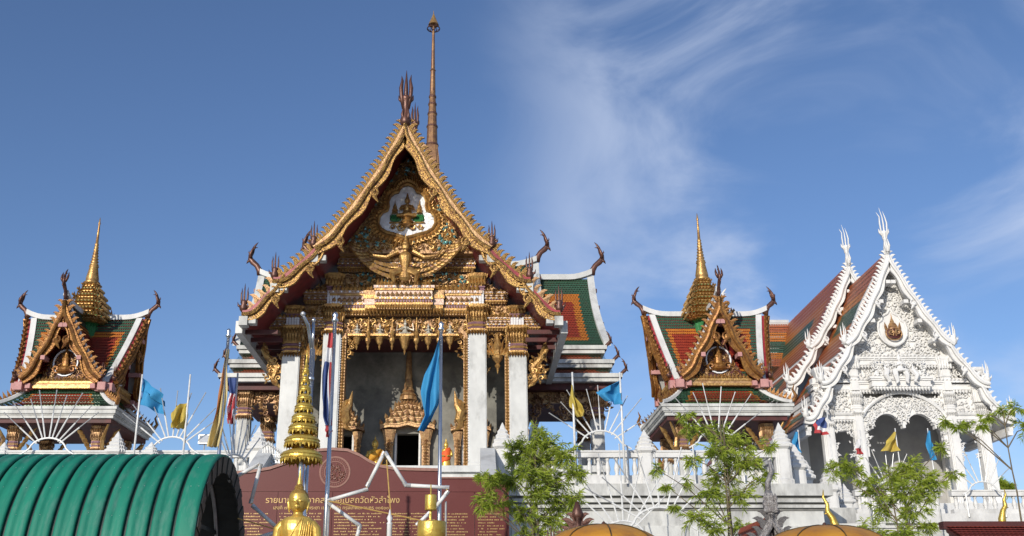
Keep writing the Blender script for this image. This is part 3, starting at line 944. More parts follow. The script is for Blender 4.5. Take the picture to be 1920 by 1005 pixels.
for s_ in (-1, 1):
    # outer bays: stepped beams and panels under the lower roof tiers
    xa, xb = sorted((X(3.0, s_), X(4.05, s_)))
    beam(T, xa, xb, 14.28, 14.82, YF - .08, .16)
    xa, xb = sorted((X(2.9, s_), X(5.35, s_)))
    beam(T, xa, xb, 13.16, 13.74, YF - .10, .15)
    mb = MB()
    xa, xb = sorted((X(2.95, s_), X(4.3, s_)))
    mb.box(xa, xb, YF + .05, YF + .3, 13.74, 14.30)
    mb.prism([(X(2.95, s_), 14.82), (X(3.95, s_), 14.82), (X(2.95, s_), 15.45)][::s_], YF + .05, YF + .3)
    pn = mb.build('carved_panel', 'gold_aged', T)
    mb = MB()
    relief(mb, lambda x, z: True, (xa, xb, 13.76, 14.28), YF + .03, .22, (0, 0, 1), 31 + s_)
    relief(mb, lambda x, z: (abs(x - XC) - 2.95) / 1.0 + (z - 14.82) / .63 < .95, (xa, xb, 14.85, 15.45), YF + .03, .23, (0, 1, 1), 41 + s_)
    mb.build('scroll_carving', ['gold', 'gold_aged'], pn, kind='stuff')
    # columns, inner and outer
    for (h, top, ch) in ((2.87, 13.08, 1.18), (4.45, 12.18, 1.2)):
        w = .36
        mb = MB()
        mb.lathe((X(h, s_), YF + .1, PLINTH), [(w * 1.35, 0), (w * 1.35, .22), (w * 1.18, .26), (w * 1.25, .36), (w * 1.06, .42), (w * 1.06, .5), (w, .55), (w * .96, top - PLINTH + .1)],
                 [(1, -.9), (1, .9), (.9, .9), (.9, 1), (-.9, 1), (-.9, .9), (-1, .9), (-1, -.9), (-.9, -.9), (-.9, -1), (.9, -1), (.9, -.9)])
        c = mb.build('column', 'marble', T)
        mb = MB()
        capital(mb, X(h, s_), YF + .1, top, ch, w)
        mb.build('capital', ['gold', 'violet_band'], c)
        # upper pilaster: flared block, dark rings, mirror mosaic
        z = top + ch
        mb = MB()
        bz = z + .02
        mb.lathe((X(h, s_), YF + .05, bz), [(.27, 0), (.27, .56), (.30, .57), (.30, .62), (.27, .63), (.27, .68), (.31, .69), (.31, .75), (.28, .76)], SQUARE, 1)
        mb.lathe((X(h, s_), YF + .05, bz + .76), [(.28, 0), (.31, .2), (.40, .40), (.42, .52)], CROSS, 0)
        for k in range(6):
            mb.leaf(X(h, s_) - .3 + .12 * k, YF - .31, bz + .80, .12, .40, 0, .5, 0)
        if h > 4: mb.v = [(p[0], p[1], bz + (p[2] - bz) * .62) for p in mb.v]
        pil = mb.build('upper_pilaster', ['gold', 'violet_band'], c)
        mb = MB()
        for a in range(5):
            for b in range(7 if h < 4 else 4):
                x0 = X(h, s_) - .26 + a * .106
                z0 = bz + .01 + b * .079
                mb.box(x0, x0 + .09, YF - .245, YF - .215, z0, z0 + .066)
        mb.build('mirror_mosaic', 'mirror_glare', pil, kind='stuff')
    # gilded strips on the inner edges of the columns
    for hx in (2.40, 4.02):
        mb = MB()
        mb.box(X(hx, s_) - .08, X(hx, s_) + .08, YF - .12, YF + .4, PLINTH, 13.1 if hx < 3 else 12.3)
        st_ = mb.build('gilded_strip', 'gold_aged', T)
        mb = MB()
        for k in range(44):
            z = PLINTH + .1 + k * .122
            mb.leaf(X(hx, s_), YF - .13, z, .15, .14, 0, .5)
        mb.build('leaf_carving', 'gold', st_, kind='stuff')
        mb = MB()
        for k in range(56):
            z = PLINTH + .1 + k * .096
            mb.box(X(hx + .12, s_) - .022, X(hx + .12, s_) + .022, YF - .20, YF - .17, z, z + .05)
        mb.build('glass_beads', 'mirror_glare', st_, kind='stuff')
    # eave bracket outside the outer column
    mb = MB()
    mb.tube([(X(4.80, s_), YF, 10.9), (X(5.15, s_), YF - .05, 11.25), (X(5.0, s_), YF - .05, 11.7), (X(5.45, s_), YF - .05, 12.2), (X(5.6, s_), YF - .05, 12.45), (X(5.55, s_), YF, 12.7)], [.05, .12, .14, .12, .09, .06], 7)
    relief(mb, lambda x, z: True, (min(X(4.82, s_), X(5.45, s_)), max(X(4.82, s_), X(5.45, s_)), 11.1, 12.2), YF - .1, .26, (0,), 55)
    for k in range(9):
        mb.leaf(X(4.95 + .06 * k, s_), YF - .1, 11.0 + .18 * k, .16, .38, s_ * (.9 - .05 * k), .5)
    mb.build('eave_bracket', 'gold', T)
    # hanging ornament of the outer bay
    mb = MB()
    xm = X(3.66, s_)
    relief(mb, lambda x, z: z > 12.35 + .0 * x or abs(x - xm) > .42, (xm - .62, xm + .62, 11.55, 13.15), YF + .02, .21, (0, 0, 1), 61 + s_)
    mb.lathe((xm, YF - .1, 11.45), [(.01, 0), (.05, .2), (.12, .32), (.06, .40), (.20, .60), (.22, .70), (.12, .78), (.14, .95), (.19, 1.1), (.10, 1.35), (.02, 1.65)], circ(10), 0)
    for k in range(-3, 4):
        mb.leaf(xm + k * .1, YF - .14, 12.2, .14, .8 - .12 * abs(k), k * .22, .5)
    mb.build('hanging_ornament', ['gold', 'gold_aged'], T)
    # gilded bird on the inner edge of the inner column
    mb = MB()
    bx0 = X(2.28, s_)
    mb.tube([(bx0, YF - .1, 9.35), (bx0 - s_ * .12, YF - .15, 9.65), (bx0 - s_ * .05, YF - .2, 9.95), (bx0 - s_ * .22, YF - .2, 10.2), (bx0 - s_ * .25, YF - .2, 10.45), (bx0 - s_ * .30, YF - .2, 10.75)], [.06, .17, .20, .11, .07, .01], 8)
    for k in range(7):
        mb.leaf(bx0 + s_ * .05, YF - .2, 9.6 + .1 * k, .18, .5, -s_ * (.3 + .1 * k), .5)
        mb.leaf(bx0, YF - .2, 9.6 - .04 * k, .14, .4, -s_ * (2.6 - .1 * k), .5)
    mb.build('gilded_bird', 'gold', T)
# lambrequin over the middle bay
mb = MB()
mb.box(X(-2.5), X(2.5), YF + .1, YF + .2, 12.95, 13.75)
lam = mb.build('lambrequin', 'gold_aged', T)
def lamb(x, z):
    h = abs(x - XC)
    return z > (12.95 if h < 1.85 else 12.95 - 1.35 * ((h - 1.85) / .6) ** 1.3)
mb = MB()
relief(mb, lamb, (X(-2.45), X(2.45), 11.6, 13.75), YF + .06, .23, (0, 0, 0, 1), 71)
mb.build('scroll_carving', ['gold', 'gold_aged'], lam, kind='stuff')
for k, h in enumerate((-1.9, -1.0, 0.0, .92, 1.78)):
    mb = MB()
    sc_ = .62 if k == 2 else .46
    x = X(h)
    sitting(mb, x, YF - .12, 13.02, sc_)
    if k == 2:
        for s_ in (-1, 1):
            mb.tube([(x + s_ * .12, YF - .12, 13.3), (x + s_ * .34, YF - .15, 13.2), (x + s_ * .30, YF - .14, 13.5)], [.04, .03, .01], 5)
    mb.build('deity_figure', 'figure_silver', lam)
    mb = MB()
    mb.box(x - .34, x + .34, YF - .32, YF + .1, 12.94, 13.02)
    mb.lathe((x, YF - .1, 12.94 - (.72 if k == 2 else .52)), [(.01, 0), (.05, .14), (.03, .18), (.10, .26), (.18 + (.06 if k == 2 else 0), .52 if k != 2 else .72)], circ(8))
    mb.build('figure_bracket', 'gold', lam)
for h in (-1.45, -.5, .46, 1.36):
    mb = MB()
    mb.lathe((X(h), YF - .15, 12.40), [(.01, 0), (.06, .16), (.03, .2), (.11, .36), (.12, .46), (.06, .55), (.10, .66), (.05, .80), (.05, 1.0), (.015, 1.35)], circ(8))
    mb.build('pendant', 'gold', lam)
# porch: ceiling, back wall with openings, doorcases
mb = MB()
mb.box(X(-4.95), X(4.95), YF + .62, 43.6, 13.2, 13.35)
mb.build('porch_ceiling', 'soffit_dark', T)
YW = 43.2
WL = 5.0
opens = [(-4.35, .62, 9.5), (-2.62, .8, 9.65), (0.0, 1.08, 9.72), (2.62, .8, 9.65), (4.35, .62, 9.5)]
xs = [-WL]
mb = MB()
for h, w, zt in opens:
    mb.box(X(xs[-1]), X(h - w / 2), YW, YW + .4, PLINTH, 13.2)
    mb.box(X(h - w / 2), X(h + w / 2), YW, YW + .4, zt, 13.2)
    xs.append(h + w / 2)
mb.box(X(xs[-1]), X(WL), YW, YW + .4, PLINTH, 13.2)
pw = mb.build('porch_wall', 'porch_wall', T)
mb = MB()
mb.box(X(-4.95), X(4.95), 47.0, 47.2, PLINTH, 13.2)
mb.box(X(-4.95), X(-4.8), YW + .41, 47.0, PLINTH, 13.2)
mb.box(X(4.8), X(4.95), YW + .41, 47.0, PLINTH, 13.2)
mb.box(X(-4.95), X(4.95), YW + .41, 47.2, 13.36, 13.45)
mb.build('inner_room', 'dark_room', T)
for h, w, zt in opens:
    s = w / 1.08
    mb = MB()
    for s_ in (-1, 1):
        x = X(h) + s_ * (w / 2 + .22 * s)
        mb.lathe((x, YW - .18, PLINTH), [(.24 * s, 0), (.24 * s, .16), (.19 * s, .22), (.19 * s, .40), (.16 * s, .46), (.16 * s, zt - PLINTH - .55), (.20 * s, zt - PLINTH - .48), (.17 * s, zt - PLINTH - .40), (.25 * s, zt - PLINTH - .05), (.28 * s, zt - PLINTH + .1)], CROSS, 0)
        for k in range(12):
            mb.leaf(x, YW - .36, PLINTH + .5 + k * .125, .22 * s, .15, 0, .4, 1)
    dc = mb.build('doorcase', ['gold_aged', 'gold_aged'], T)
    mb = MB()
    hw = w / 2 + .55 * s
    for k in range(5):
        q = k / 5
        ww = hw * (1 - q) ** .85 * (1.0 if k else 1.03)
        z0 = zt + .12 + k * .26 * s
        prof = []
        for i in range(13):
            t = i / 12 * 2 - 1
            prof.append((X(h) + t * ww, z0 + .12 * s * (1 - abs(t)) + (.03 * math.cos(t * 9))))
        mb.prism([(a, b) for a, b in prof] + [(a, b + .11 * s) for a, b in reversed(prof)], YW - .52 + .05 * k, YW, 0)
        mb.prism([(a, b + .11 * s) for a, b in prof] + [(a, b + .16 * s) for a, b in reversed(prof)], YW - .56 + .05 * k, YW, 2)
        mb.prism([(X(h) + (a - X(h)) * .94, b + .16 * s) for a, b in prof] + [(X(h) + (a - X(h)) * .90, b + .26 * s) for a, b in reversed(prof)], YW - .48 + .05 * k, YW, 1)
        for i in range(9):
            t = (i / 8 * 2 - 1)
            mb.leaf(X(h) + t * ww * .95, YW - .55 + .05 * k, z0 + .14 * s + .12 * s * (1 - abs(t)), .16 * s, .26 * s, t * .25, .6, 0)
    if abs(h) < .1:
        mb.lathe((X(h), YW - .25, zt + 1.35), [(.34, 0), (.30, .16), (.36, .20), (.22, .34), (.27, .38), (.17, .55), (.19, .60), (.145, .9), (.155, 1.0), (.12, 1.5), (.13, 1.56), (.09, 2.1)], circ(12), 0)
    else:
        mb.lathe((X(h), YW - .2, zt + 1.05 * s + .1), [(.22 * s, 0), (.12 * s, .2), (.14 * s, .26), (.06 * s, .5), (.01, .75)], circ(10), 0)
    mb.build('door_crown', ['gold_aged', 'bronze_green', 'gold_aged'], dc)
    mb = MB()
    for s_ in (-1, 1):
        mb.box(X(h) + s_ * (w / 2 - .045) - .04, X(h) + s_ * (w / 2 - .045) + .04, YW - .06, YW + .3, PLINTH, zt)
    mb.build('door_jamb', 'tube_white', dc)
# transverse wings with tiled roofs
for s_ in (-1, 1):
    def bxs(mb, h0, h1, y0, y1, z0, z1, mi=0):
        mb.box(min(X(h0, s_), X(h1, s_)), max(X(h0, s_), X(h1, s_)), y0, y1, z0, z1, mi)
    dl = -.25 if s_ > 0 else -.95
    for (h0, h1, zr, ze, yo, ridge_w, cfn) in ((2.2, 6.05 + dl * .9, 19.55, 14.9, -.25, .16, (.16, .16)), (5.3 + dl * .5, 8.85 + dl, 18.85, 14.55, 0.0, .16, (.26, .20))):
        cvs = bez((50.0, zr), (46.9 + yo, ze), .30, 10)
        def fn(u, v, side=1):
            q = v * 10
            i = min(9, int(q))
            c = cvs[i].lerp(cvs[i + 1], q - i)
            hh = h0 + (h1 + .28 * v * v - h0) * u
            return Vector((X(hh, s_), c[0] if side > 0 else 100 - c[0], c[1]))
        cb = bordered(*cfn, .55)
        if h0 > 3:
            cf = lambda u, v: (lambda d: 0 if d < 1 else (1 if d < 1.5 else 2))(min((1 - u) / .19, v / .20, (1 - v) / .09))
        else:
            cf = cb
        mb = MB()
        nu = int((h1 - h0) / .13)
        tile_patch(mb, lambda u, v: fn(1 - u if s_ < 0 else u, v), (0, -.8, .55), nu, 36, (lambda u, v: cf(1 - u, v)) if s_ < 0 else cf, .022)
        mb.build('roof_tiles', ['tile_green', 'tile_orange', 'tile_red'], T, kind='stuff')
        mb = MB()
        for sd_ in (1, -1):
            for i in range(10):
                a, b = i / 10, (i + 1) / 10
                q = [fn(0, a, sd_), fn(1, a, sd_), fn(1, b, sd_), fn(0, b, sd_)]
                mb.add([p - Vector((0, 0, .06)) for p in q] + [p - Vector((0, 0, .2)) for p in q], [(0, 1, 2, 3), (7, 6, 5, 4), (0, 4, 5, 1), (1, 5, 6, 2), (2, 6, 7, 3), (3, 7, 4, 0)])
        mb.build('roof_deck', 'soffit_dark', T)
        mb = MB()
        edge = [fn(1.0, i / 10) + Vector((s_ * .08, 0, .06)) for i in range(11)]
        mb.loft([[p + Vector((dx, dy, dz)) for dx, dy, dz in ((-.17, -.04, -.1), (.17, -.04, -.1), (.17, .0, .13), (-.17, .0, .13))] for p in edge])
        edge = [fn(1.0, i / 10, -1) + Vector((s_ * .08, 0, .06)) for i in range(11)]
        mb.loft([[p + Vector((dx, dy, dz)) for dx, dy, dz in ((-.17, -.04, -.1), (.17, -.04, -.1), (.17, .0, .13), (-.17, .0, .13))] for p in edge])
        mb.build('white_verge', 'marble', T)
        mb = MB()
        rp = [Vector((X(h0 + (h1 + .15 - h0) * q / 12, s_), 50, zr + .06 + .42 * max(0, q / 12 - .70) ** 1.6 * 5)) for q in range(13)]
        mb.loft([[p + Vector((0, dy, dz)) for dy, dz in ((-.16, -.12), (.16, -.12), (.16, .16), (-.16, .16))] for p in rp])
        mb.build('white_ridge', 'marble', T)
        inst(horn_mesh('bronze'), 'roof_horn', T, (X(h1 + .18, s_), 50, zr + .25), 0, (s_ * 1.75, 1.5, 1.75))
        # purlin ends along the gable
        for q in (.12, .35, .6, .85):
            p = fn(1.0, q)
            mb = MB()
            mb.box(p.x + s_ * .24 - .09, p.x + s_ * .24 + .09, p.y - .1, p.y + .1, p.z - .22, p.z - .04)
            mb.build('purlin_end', 'bronze', T)
    for k, (hh, yy, z) in enumerate(((9.05 + dl, 46.75, 14.42), (9.3 + dl, 46.25, 13.62), (9.55 + dl, 45.75, 12.85))):
        mb = MB()
        bxs(mb, 4.6, hh, yy, 53.5, z - .30, z - .12)
        bxs(mb, 4.6, hh + .10, yy - .10, 53.6, z - .12, z + .06)
        mb.build('white_fascia', 'marble_aged', T)
        if k < 2:
            mb = MB()
            nu = 26
            def fs(u, v): return Vector((X(4.7 + (hh - .02 - 4.7) * u, s_), yy + .15 - .55 * v, z - .32 - .40 * v))
            tile_patch(mb, lambda u, v: fs(1 - u if s_ < 0 else u, v), (0, -.6, .8), nu, 4, lambda u, v: 0 if (u if s_ < 0 else 1 - u) < .16 or v < .2 else 1, .04)
            mb.build('skirt_tiles', ['tile_green', 'tile_brown'], T, kind='stuff')
            mb = MB()
            bxs(mb, 4.6, hh - .15, yy + .2, 53.3, z - .78, z - .30)
            mb.build('skirt_wall', 'tile_brown', T)
        inst(horn_mesh('bronze'), 'roof_horn', T, (X(hh + .02, s_), yy + .1, z - .15), 0, (s_ * .95, .9, .95))
    mb = MB()
    bxs(mb, 4.6, 9.3 + dl, 46.1, 53.4, 12.25, 12.56)
    mb.build('eave_soffit', 'soffit_dark', T)
    mb = MB()
    bxs(mb, 0, 5.0, 47.3, 53, PLINTH, 12.3)
    mb.build('wing_wall', 'porch_wall', T)
    for hx, yy in ((8.55 + dl, 46.7), (8.55 + dl, 52.4)):
        mb = MB()
        w = .30
        mb.lathe((X(hx, s_), yy, PLINTH - 1.0), [(w * 1.2, 0), (w * 1.2, .3), (w, .4), (w, 4.7)], CROSS)
        c = mb.build('wing_column', 'marble_aged', T)
        mb = MB()
        capital(mb, X(hx, s_), yy, 11.05, 1.2, w, (0, 1))
        mb.build('capital', ['gold_aged', 'violet_band'], c)
    mb = MB()
    relief(mb, lambda x, z: z > 11.7 - .8 * abs(math.sin(x * 2.6)), (min(X(5.2, s_), X(9.0 + dl, s_)), max(X(5.2, s_), X(9.0 + dl, s_)), 10.6, 12.25), 46.6, .30, (0, 1), 83)
    mb.build('hanging_carving', ['gold_aged', 'copper_spire'], T, kind='stuff')
    mb = MB()
    mb.box(min(X(5.2, s_), X(9.0 + dl, s_)), max(X(5.2, s_), X(9.0 + dl, s_)), 46.62, 46.8, 11.75, 12.25)
    mb.build('carved_lintel', 'gold_aged', T)
# spire
mb = MB()
zs = [at(812, v, 58).z for v in range(0, 330, 1)]
def zz(v): return at(812, v, 58).z
pf = [(.62, 23.0), (.46, zz(300)), (.36, zz(275))]
mb.lathe((XC + .25, 58, 0), pf, CROSS, 0)
for k, (va, vb, ra, rb) in enumerate(((275, 240, .35, .30), (240, 216, .30, .26), (216, 198, .26, .22), (198, 184, .23, .19), (184, 172, .20, .17))):
    a, b = zz(va), zz(vb)
    mb.lathe((XC + .25, 58, 0), [(ra * 1.12, a), (ra * 1.12, a + .12), (ra * .98, a + .14), (rb * 1.04, b - .10), (rb * 1.08, b)], circ(14), k % 2 if False else 0)
    mb.lathe((XC + .25, 58, 0), [(ra * 1.16, a + .02), (ra * 1.20, a + .07), (ra * 1.16, a + .13)], circ(14), 1)
mb.lathe((XC + .25, 58, 0), [(.18, zz(172)), (.15, zz(134)), (.19, zz(132.5)), (.13, zz(130)), (.085, zz(60)), (.05, zz(42))], circ(12), 0)
sp = mb.build('spire', ['copper_spire', 'bronze'], T)
mb = MB()
mb.lathe((XC + .25, 58, 0), [(.34, zz(47)), (.30, zz(44)), (.20, zz(38)), (.10, zz(31)), (.03, zz(26)), (.01, zz(20))], circ(14), 0)
c0 = zz(54)
mb.tube([(XC + .25 + .40 * math.cos(a * math.pi / 10), 58 + .40 * math.sin(a * math.pi / 10), c0) for a in range(21)], .035, 6, 1)
for k in range(6):
    a = k * math.pi / 3
    mb.tube([(XC + .25 + .40 * math.cos(a), 58 + .40 * math.sin(a), c0), (XC + .25 + .10 * math.cos(a), 58 + .1 * math.sin(a), c0 - .18)], .022, 5, 1)
    mb.tube([(XC + .25 + .40 * math.cos(a), 58 + .40 * math.sin(a), c0), (XC + .25 + .28 * math.cos(a), 58 + .28 * math.sin(a), zz(45))], .022, 5, 1)
mb.build('spire_umbrella', ['gold', 'bronze'], sp)

# ---------------------------------------------------------------- corner pavilions
def make_pavilion(loc, label):
    P = thing('corner_pavilion', label, 'pavilion', loc, 'spired pavilions at the terrace corners')
    x0, y0, z0 = loc
    def B(mb, a, b, c, d, e, f, mi=0): mb.box(x0 + a, x0 + b, y0 + c, y0 + d, z0 + e, z0 + f, mi)
    # base and columns
    mb = MB()
    B(mb, -1.75, 1.75, -1.75, 1.75, 0, .35)
    mb.build('base', 'marble', P)
    for sx_ in (-1, 1):
        for sy_ in (-1, 1):
            mb = MB()
            mb.lathe((x0 + sx_ * 1.35, y0 + sy_ * 1.35, z0 + .35), [(.20, 0), (.20, .2), (.15, .25), (.15, 1.75)], CROSS)
            c = mb.build('column', 'marble_aged', P)
            mb = MB()
            capital(mb, x0 + sx_ * 1.35, y0 + sy_ * 1.35, z0 + 1.7, .8, .16)
            mb.build('capital', ['gold_aged', 'violet_band'], c)
            mb = MB()
            for k in range(5):
                mb.leaf(x0 + sx_ * (1.5 + .09 * k), y0 + sy_ * 1.35 - .06, z0 + 1.5 + .17 * k, .16, .34, sx_ * .7, .6)
                mb.leaf(x0 + sx_ * (1.2 - .09 * k), y0 + sy_ * 1.35 - .06, z0 + 1.7 + .14 * k, .16, .3, -sx_ * .8, .6)
            mb.tube([(x0 + sx_ * 1.45, y0 + sy_ * 1.45, z0 + 1.35), (x0 + sx_ * 1.62, y0 + sy_ * 1.6, z0 + 1.75), (x0 + sx_ * 1.58, y0 + sy_ * 1.58, z0 + 2.05), (x0 + sx_ * 1.8, y0 + sy_ * 1.8, z0 + 2.5)], [.03, .07, .07, .03], 6)
            mb.build('eave_bracket', 'gold', c)
    # ceiling and the white moulded eaves
    mb = MB()
    B(mb, -1.9, 1.9, -1.9, 1.9, 2.52, 2.66)
    mb.build('ceiling', 'soffit_dark', P)
    mb = MB()
    for z_, zb, w in ((2.66, 2.76, 1.98), (2.76, 2.80, 2.02), (2.80, 2.93, 2.06), (2.93, 3.02, 2.10)):
        B(mb, -w, w, -w, w, z_, zb)
    mb.build('eave_cornice', 'marble_aged', P)
    # skirt roof: four tiled slopes with white hips
    for q in range(4):
        rot = Matrix.Rotation(q * math.pi / 2, 3, 'Z')
        def fn(u, v):
            w = 1.22 + (2.08 - 1.22) * (v ** 1.25)
            p = rot @ Vector(((u * 2 - 1) * w, -w, 3.04 + .74 * (1 - v) ** 1.35))
            return p + Vector(loc)
        mb = MB()
        tile_patch(mb, fn, rot @ Vector((0, -.6, .8)), 30, 10, lambda u, v: 0 if min(u, 1 - u) < .12 + .05 * v or v < .16 else (1 if v > .86 or min(u, 1 - u) < .16 + .05 * v else 2), .025)
        mb.build('skirt_tiles', ['tile_green', 'tile_orange', 'tile_red'], P, kind='stuff')
        mb = MB()
        hip = [fn(0, v / 8) for v in range(9)]
        d = (rot @ Vector((-1, -1, 0))).normalized()
        mb.tube([p + Vector((0, 0, .03)) for p in hip], .09, 6)
        hp_ = mb.build('white_hip', 'plaster', P)
        mb = MB()
        for k in range(9):
            v = .1 + k * .1
            p = fn(0, v)
            a = Vector((p.x, p.y, p.z + .08))
            mb.add([a - d * .08, a + d * .08, a + d * .14 + Vector((0, 0, .24)), a + rot @ Vector((.04, -.04, .08)), a + rot @ Vector((-.04, .04, .08))], [(0, 1, 3), (1, 2, 3), (2, 0, 3), (1, 0, 4), (2, 1, 4), (0, 2, 4)])
        mb.tube([fn(0, 1) + Vector((0, 0, .05)), fn(0, 1) + d * .12 + Vector((0, 0, .22)), fn(0, 1) + d * .02 + Vector((0, 0, .42)), fn(0, 1) + d * .1 + Vector((0, 0, .6))], [.07, .06, .04, .01], 6)
        mb.build('hip_crest', 'gold_sala', hp_)
    mb = MB()
    B(mb, -1.24, 1.24, -1.24, 1.24, 3.02, 3.95)
    mb.build('drum', 'jade', P)
    # one gabled arm, then three turned copies of it
    arm = []
    Z0, ZA, HW, D, LEAN = 3.98, 6.58, 1.36, 1.60, .46
    cvl = bez((0.0, ZA), (HW, Z0), .10, 10)
    for s_ in (-1, 1):
        def fn(u, v, s_=s_):
            q = v * 10
            i = min(9, int(q))
            c = cvl[i].lerp(cvl[i + 1], q - i)
            return Vector((x0 + s_ * c[0], y0 - (D - .18 + LEAN * (c[1] - Z0) / (ZA - Z0)) * u, z0 + c[1]))
        mb = MB()
        tile_patch(mb, (lambda u, v: fn(1 - u, v)) if s_ > 0 else fn, (s_ * .85, 0, .5), 24, 24,
                   lambda u, v, s_=s_: (lambda d: 0 if d < 1 else (1 if d < 1.4 else 2))(min((u if s_ > 0 else 1 - u) / .20, v / .22, (1 - v) / .12)), .025)
        arm.append(mb.build('roof_tiles', ['tile_green', 'tile_orange', 'tile_red'], P, kind='stuff'))
        mb = MB()
        for i in range(10):
            p, q = cvl[i], cvl[i + 1]
            c4 = [(x0 + s_ * p[0], z0 + p[1] - .03), (x0 + s_ * q[0], z0 + q[1] - .03), (x0 + s_ * q[0], z0 + q[1] - .12), (x0 + s_ * p[0], z0 + p[1] - .12)]
            if s_ > 0: c4.reverse()
            la, lb = [LEAN * (t_[1] - Z0) / (ZA - Z0) for t_ in (p, q)]
            k0 = len(mb.v)
            mb.prism(c4, y0 - D, y0 + .1)
            mb.v[k0:k0 + 4] = [(a_[0], a_[1] - LEAN * max(0, (a_[2] - z0 - Z0) / (ZA - Z0)), a_[2]) for a_ in mb.v[k0:k0 + 4]]
        arm.append(mb.build('roof_deck', 'red_lacquer', P))
        arm.append(barge(P, x0, y0 - D - .12, s_, (0.0, z0 + ZA), (HW, z0 + Z0), .10, .31, ['gold_sala', 'gold_sala'], 'gold_sala', 14, .26, 3, .14, hooks=(.45,), tail='bronze', tailh=.42, flick=.12, lean=LEAN))
        mb = MB()   # white verge behind the bargeboard
        mb.loft([[Vector((x0 + s_ * (c[0] + dx), y0 - D + .22 + dy - LEAN * (c[1] - Z0) / (ZA - Z0), z0 + c[1] + .02 + dz)) for dx, dy, dz in ((-.06, -.10, -.05), (.06, -.10, -.02), (.06, .10, -.02), (-.06, .10, -.05))] for c in cvl])
        arm.append(mb.build('white_verge', 'plaster', P))
        for k, q in enumerate((.28, .62)):
            c = cvl[int(q * 10)]
            mb = MB()
            ly = LEAN * (c[1] - Z0) / (ZA - Z0)
            mb.box(x0 + s_ * (c[0] - .14) - .07, x0 + s_ * (c[0] - .14) + .07, y0 - D - .1 - ly, y0 - D + .3 - ly, z0 + c[1] - .36, z0 + c[1] - .22)
            arm.append(mb.build('purlin_end', 'pink_block', P))
        mb = MB()
        mb.box(x0 + s_ * HW - .13, x0 + s_ * HW + .13, y0 - D - .06, y0 - D + .5, z0 + Z0 - .32, z0 + Z0 - .06)
        mb.box(x0 + s_ * (HW - .3) - .08, x0 + s_ * (HW - .3) + .08, y0 - D - .02, y0 - D + .5, z0 + Z0 - .26, z0 + Z0 - .1)
        arm.append(mb.build('corner_block', 'pink_block', P))
    mb = MB()
    mb.prism([(x0 - .92, z0 + 3.9), (x0 + .92, z0 + 3.9), (x0 + .45, z0 + 4.72), (x0, z0 + 6.0), (x0 - .45, z0 + 4.72)], y0 - 1.32, y0 - 1.2)
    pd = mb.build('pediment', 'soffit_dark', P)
    mb = MB()
    relief(mb, lambda x, z: (abs(x - x0) / .86) + (z - z0 - 3.95) / 1.75 < .98, (x0 - .85, x0 + .85, z0 + 4.1, z0 + 5.7), y0 - 1.32, .15, (0, 0, 1), 91)
    mb.lathe((x0, y0 - 1.42, z0 + 4.25), [(.16, 0), (.30, .05), (.20, .12), (.24, .2), (.12, .26), (.10, .42), (.13, .5), (.06, .6), (.09, .66), (.05, .78), (.01, .95)], circ(10), 0, .5)
    for s_ in (-1, 1):
        mb.curl(x0 + s_ * .27, y0 - 1.4, z0 + 4.4, .16, s_, 0, 0)
    ov = [(x0 + .40 * math.cos(a * math.pi / 9), y0 - 1.38, z0 + 4.62 + .44 * math.sin(a * math.pi / 9)) for a in range(19)]
    mb.tube(ov, .03, 5, 2)
    mb.build('pediment_carving', ['gold_sala', 'gold_aged', 'mirror_glare'], pd, kind='stuff')
    mb = MB()
    for z_, zb, pr, mi in ((3.74, 3.82, .06, 0), (3.82, 3.90, .02, 1), (3.90, 3.98, .05, 0)):
        mb.box(x0 - .98 - pr, x0 + .98 + pr, y0 - 1.45 - pr, y0 - 1.2, z0 + z_, z0 + zb, mi)
    frieze(mb, x0 - .95, x0 + .95, y0 - 1.48, z0 + 3.98, .16, .12, 1, 0)
    mb.build('pediment_beam', ['gold', 'gold_aged'], pd)
    arm.append(pd)
    mb = MB()
    rp = [Vector((x0, y0 - .5 - (D - .42 + LEAN) * q / 8, z0 + ZA + .03 + .22 * max(0, q / 8 - .5) ** 2 * 4)) for q in range(9)]
    mb.loft([[p + Vector((dx, 0, dz)) for dx, dz in ((-.09, -.1), (.09, -.1), (.07, .08), (-.07, .08))] for p in rp])
    arm.append(mb.build('white_ridge', 'plaster', P))
    h_ = inst(horn_mesh('bronze'), 'roof_horn', P, (x0, y0 - D - .05 - LEAN, z0 + ZA + .02), 0, (1.05, 1.0, 1.02), -math.pi / 2)
    arm.append(h_)
    for a in arm:
        for q in (1, 2, 3):
            c = copy_tree(a, P)
            Rz = Matrix.Rotation(q * math.pi / 2, 4, 'Z')
            c.location = Rz @ a.location
            c.rotation_euler = (0, 0, a.rotation_euler.z + q * math.pi / 2)
    # spire: green drum, stepped gilded tiers, ringed needle
    mb = MB()
    mb.lathe((x0, y0, z0), [(.42, 5.55), (.42, 6.25), (.55, 6.33)], CROSS)
    for k in range(20):
        a = k * math.pi / 10
        mb.tube([(x0 + .46 * math.cos(a), y0 + .46 * math.sin(a), z0 + 5.8), (x0 + .46 * math.cos(a), y0 + .46 * math.sin(a), z0 + 6.2)], .05, 5)
    sp = mb.build('spire_drum', 'jade', P)
    mb = MB()
    nT = 6
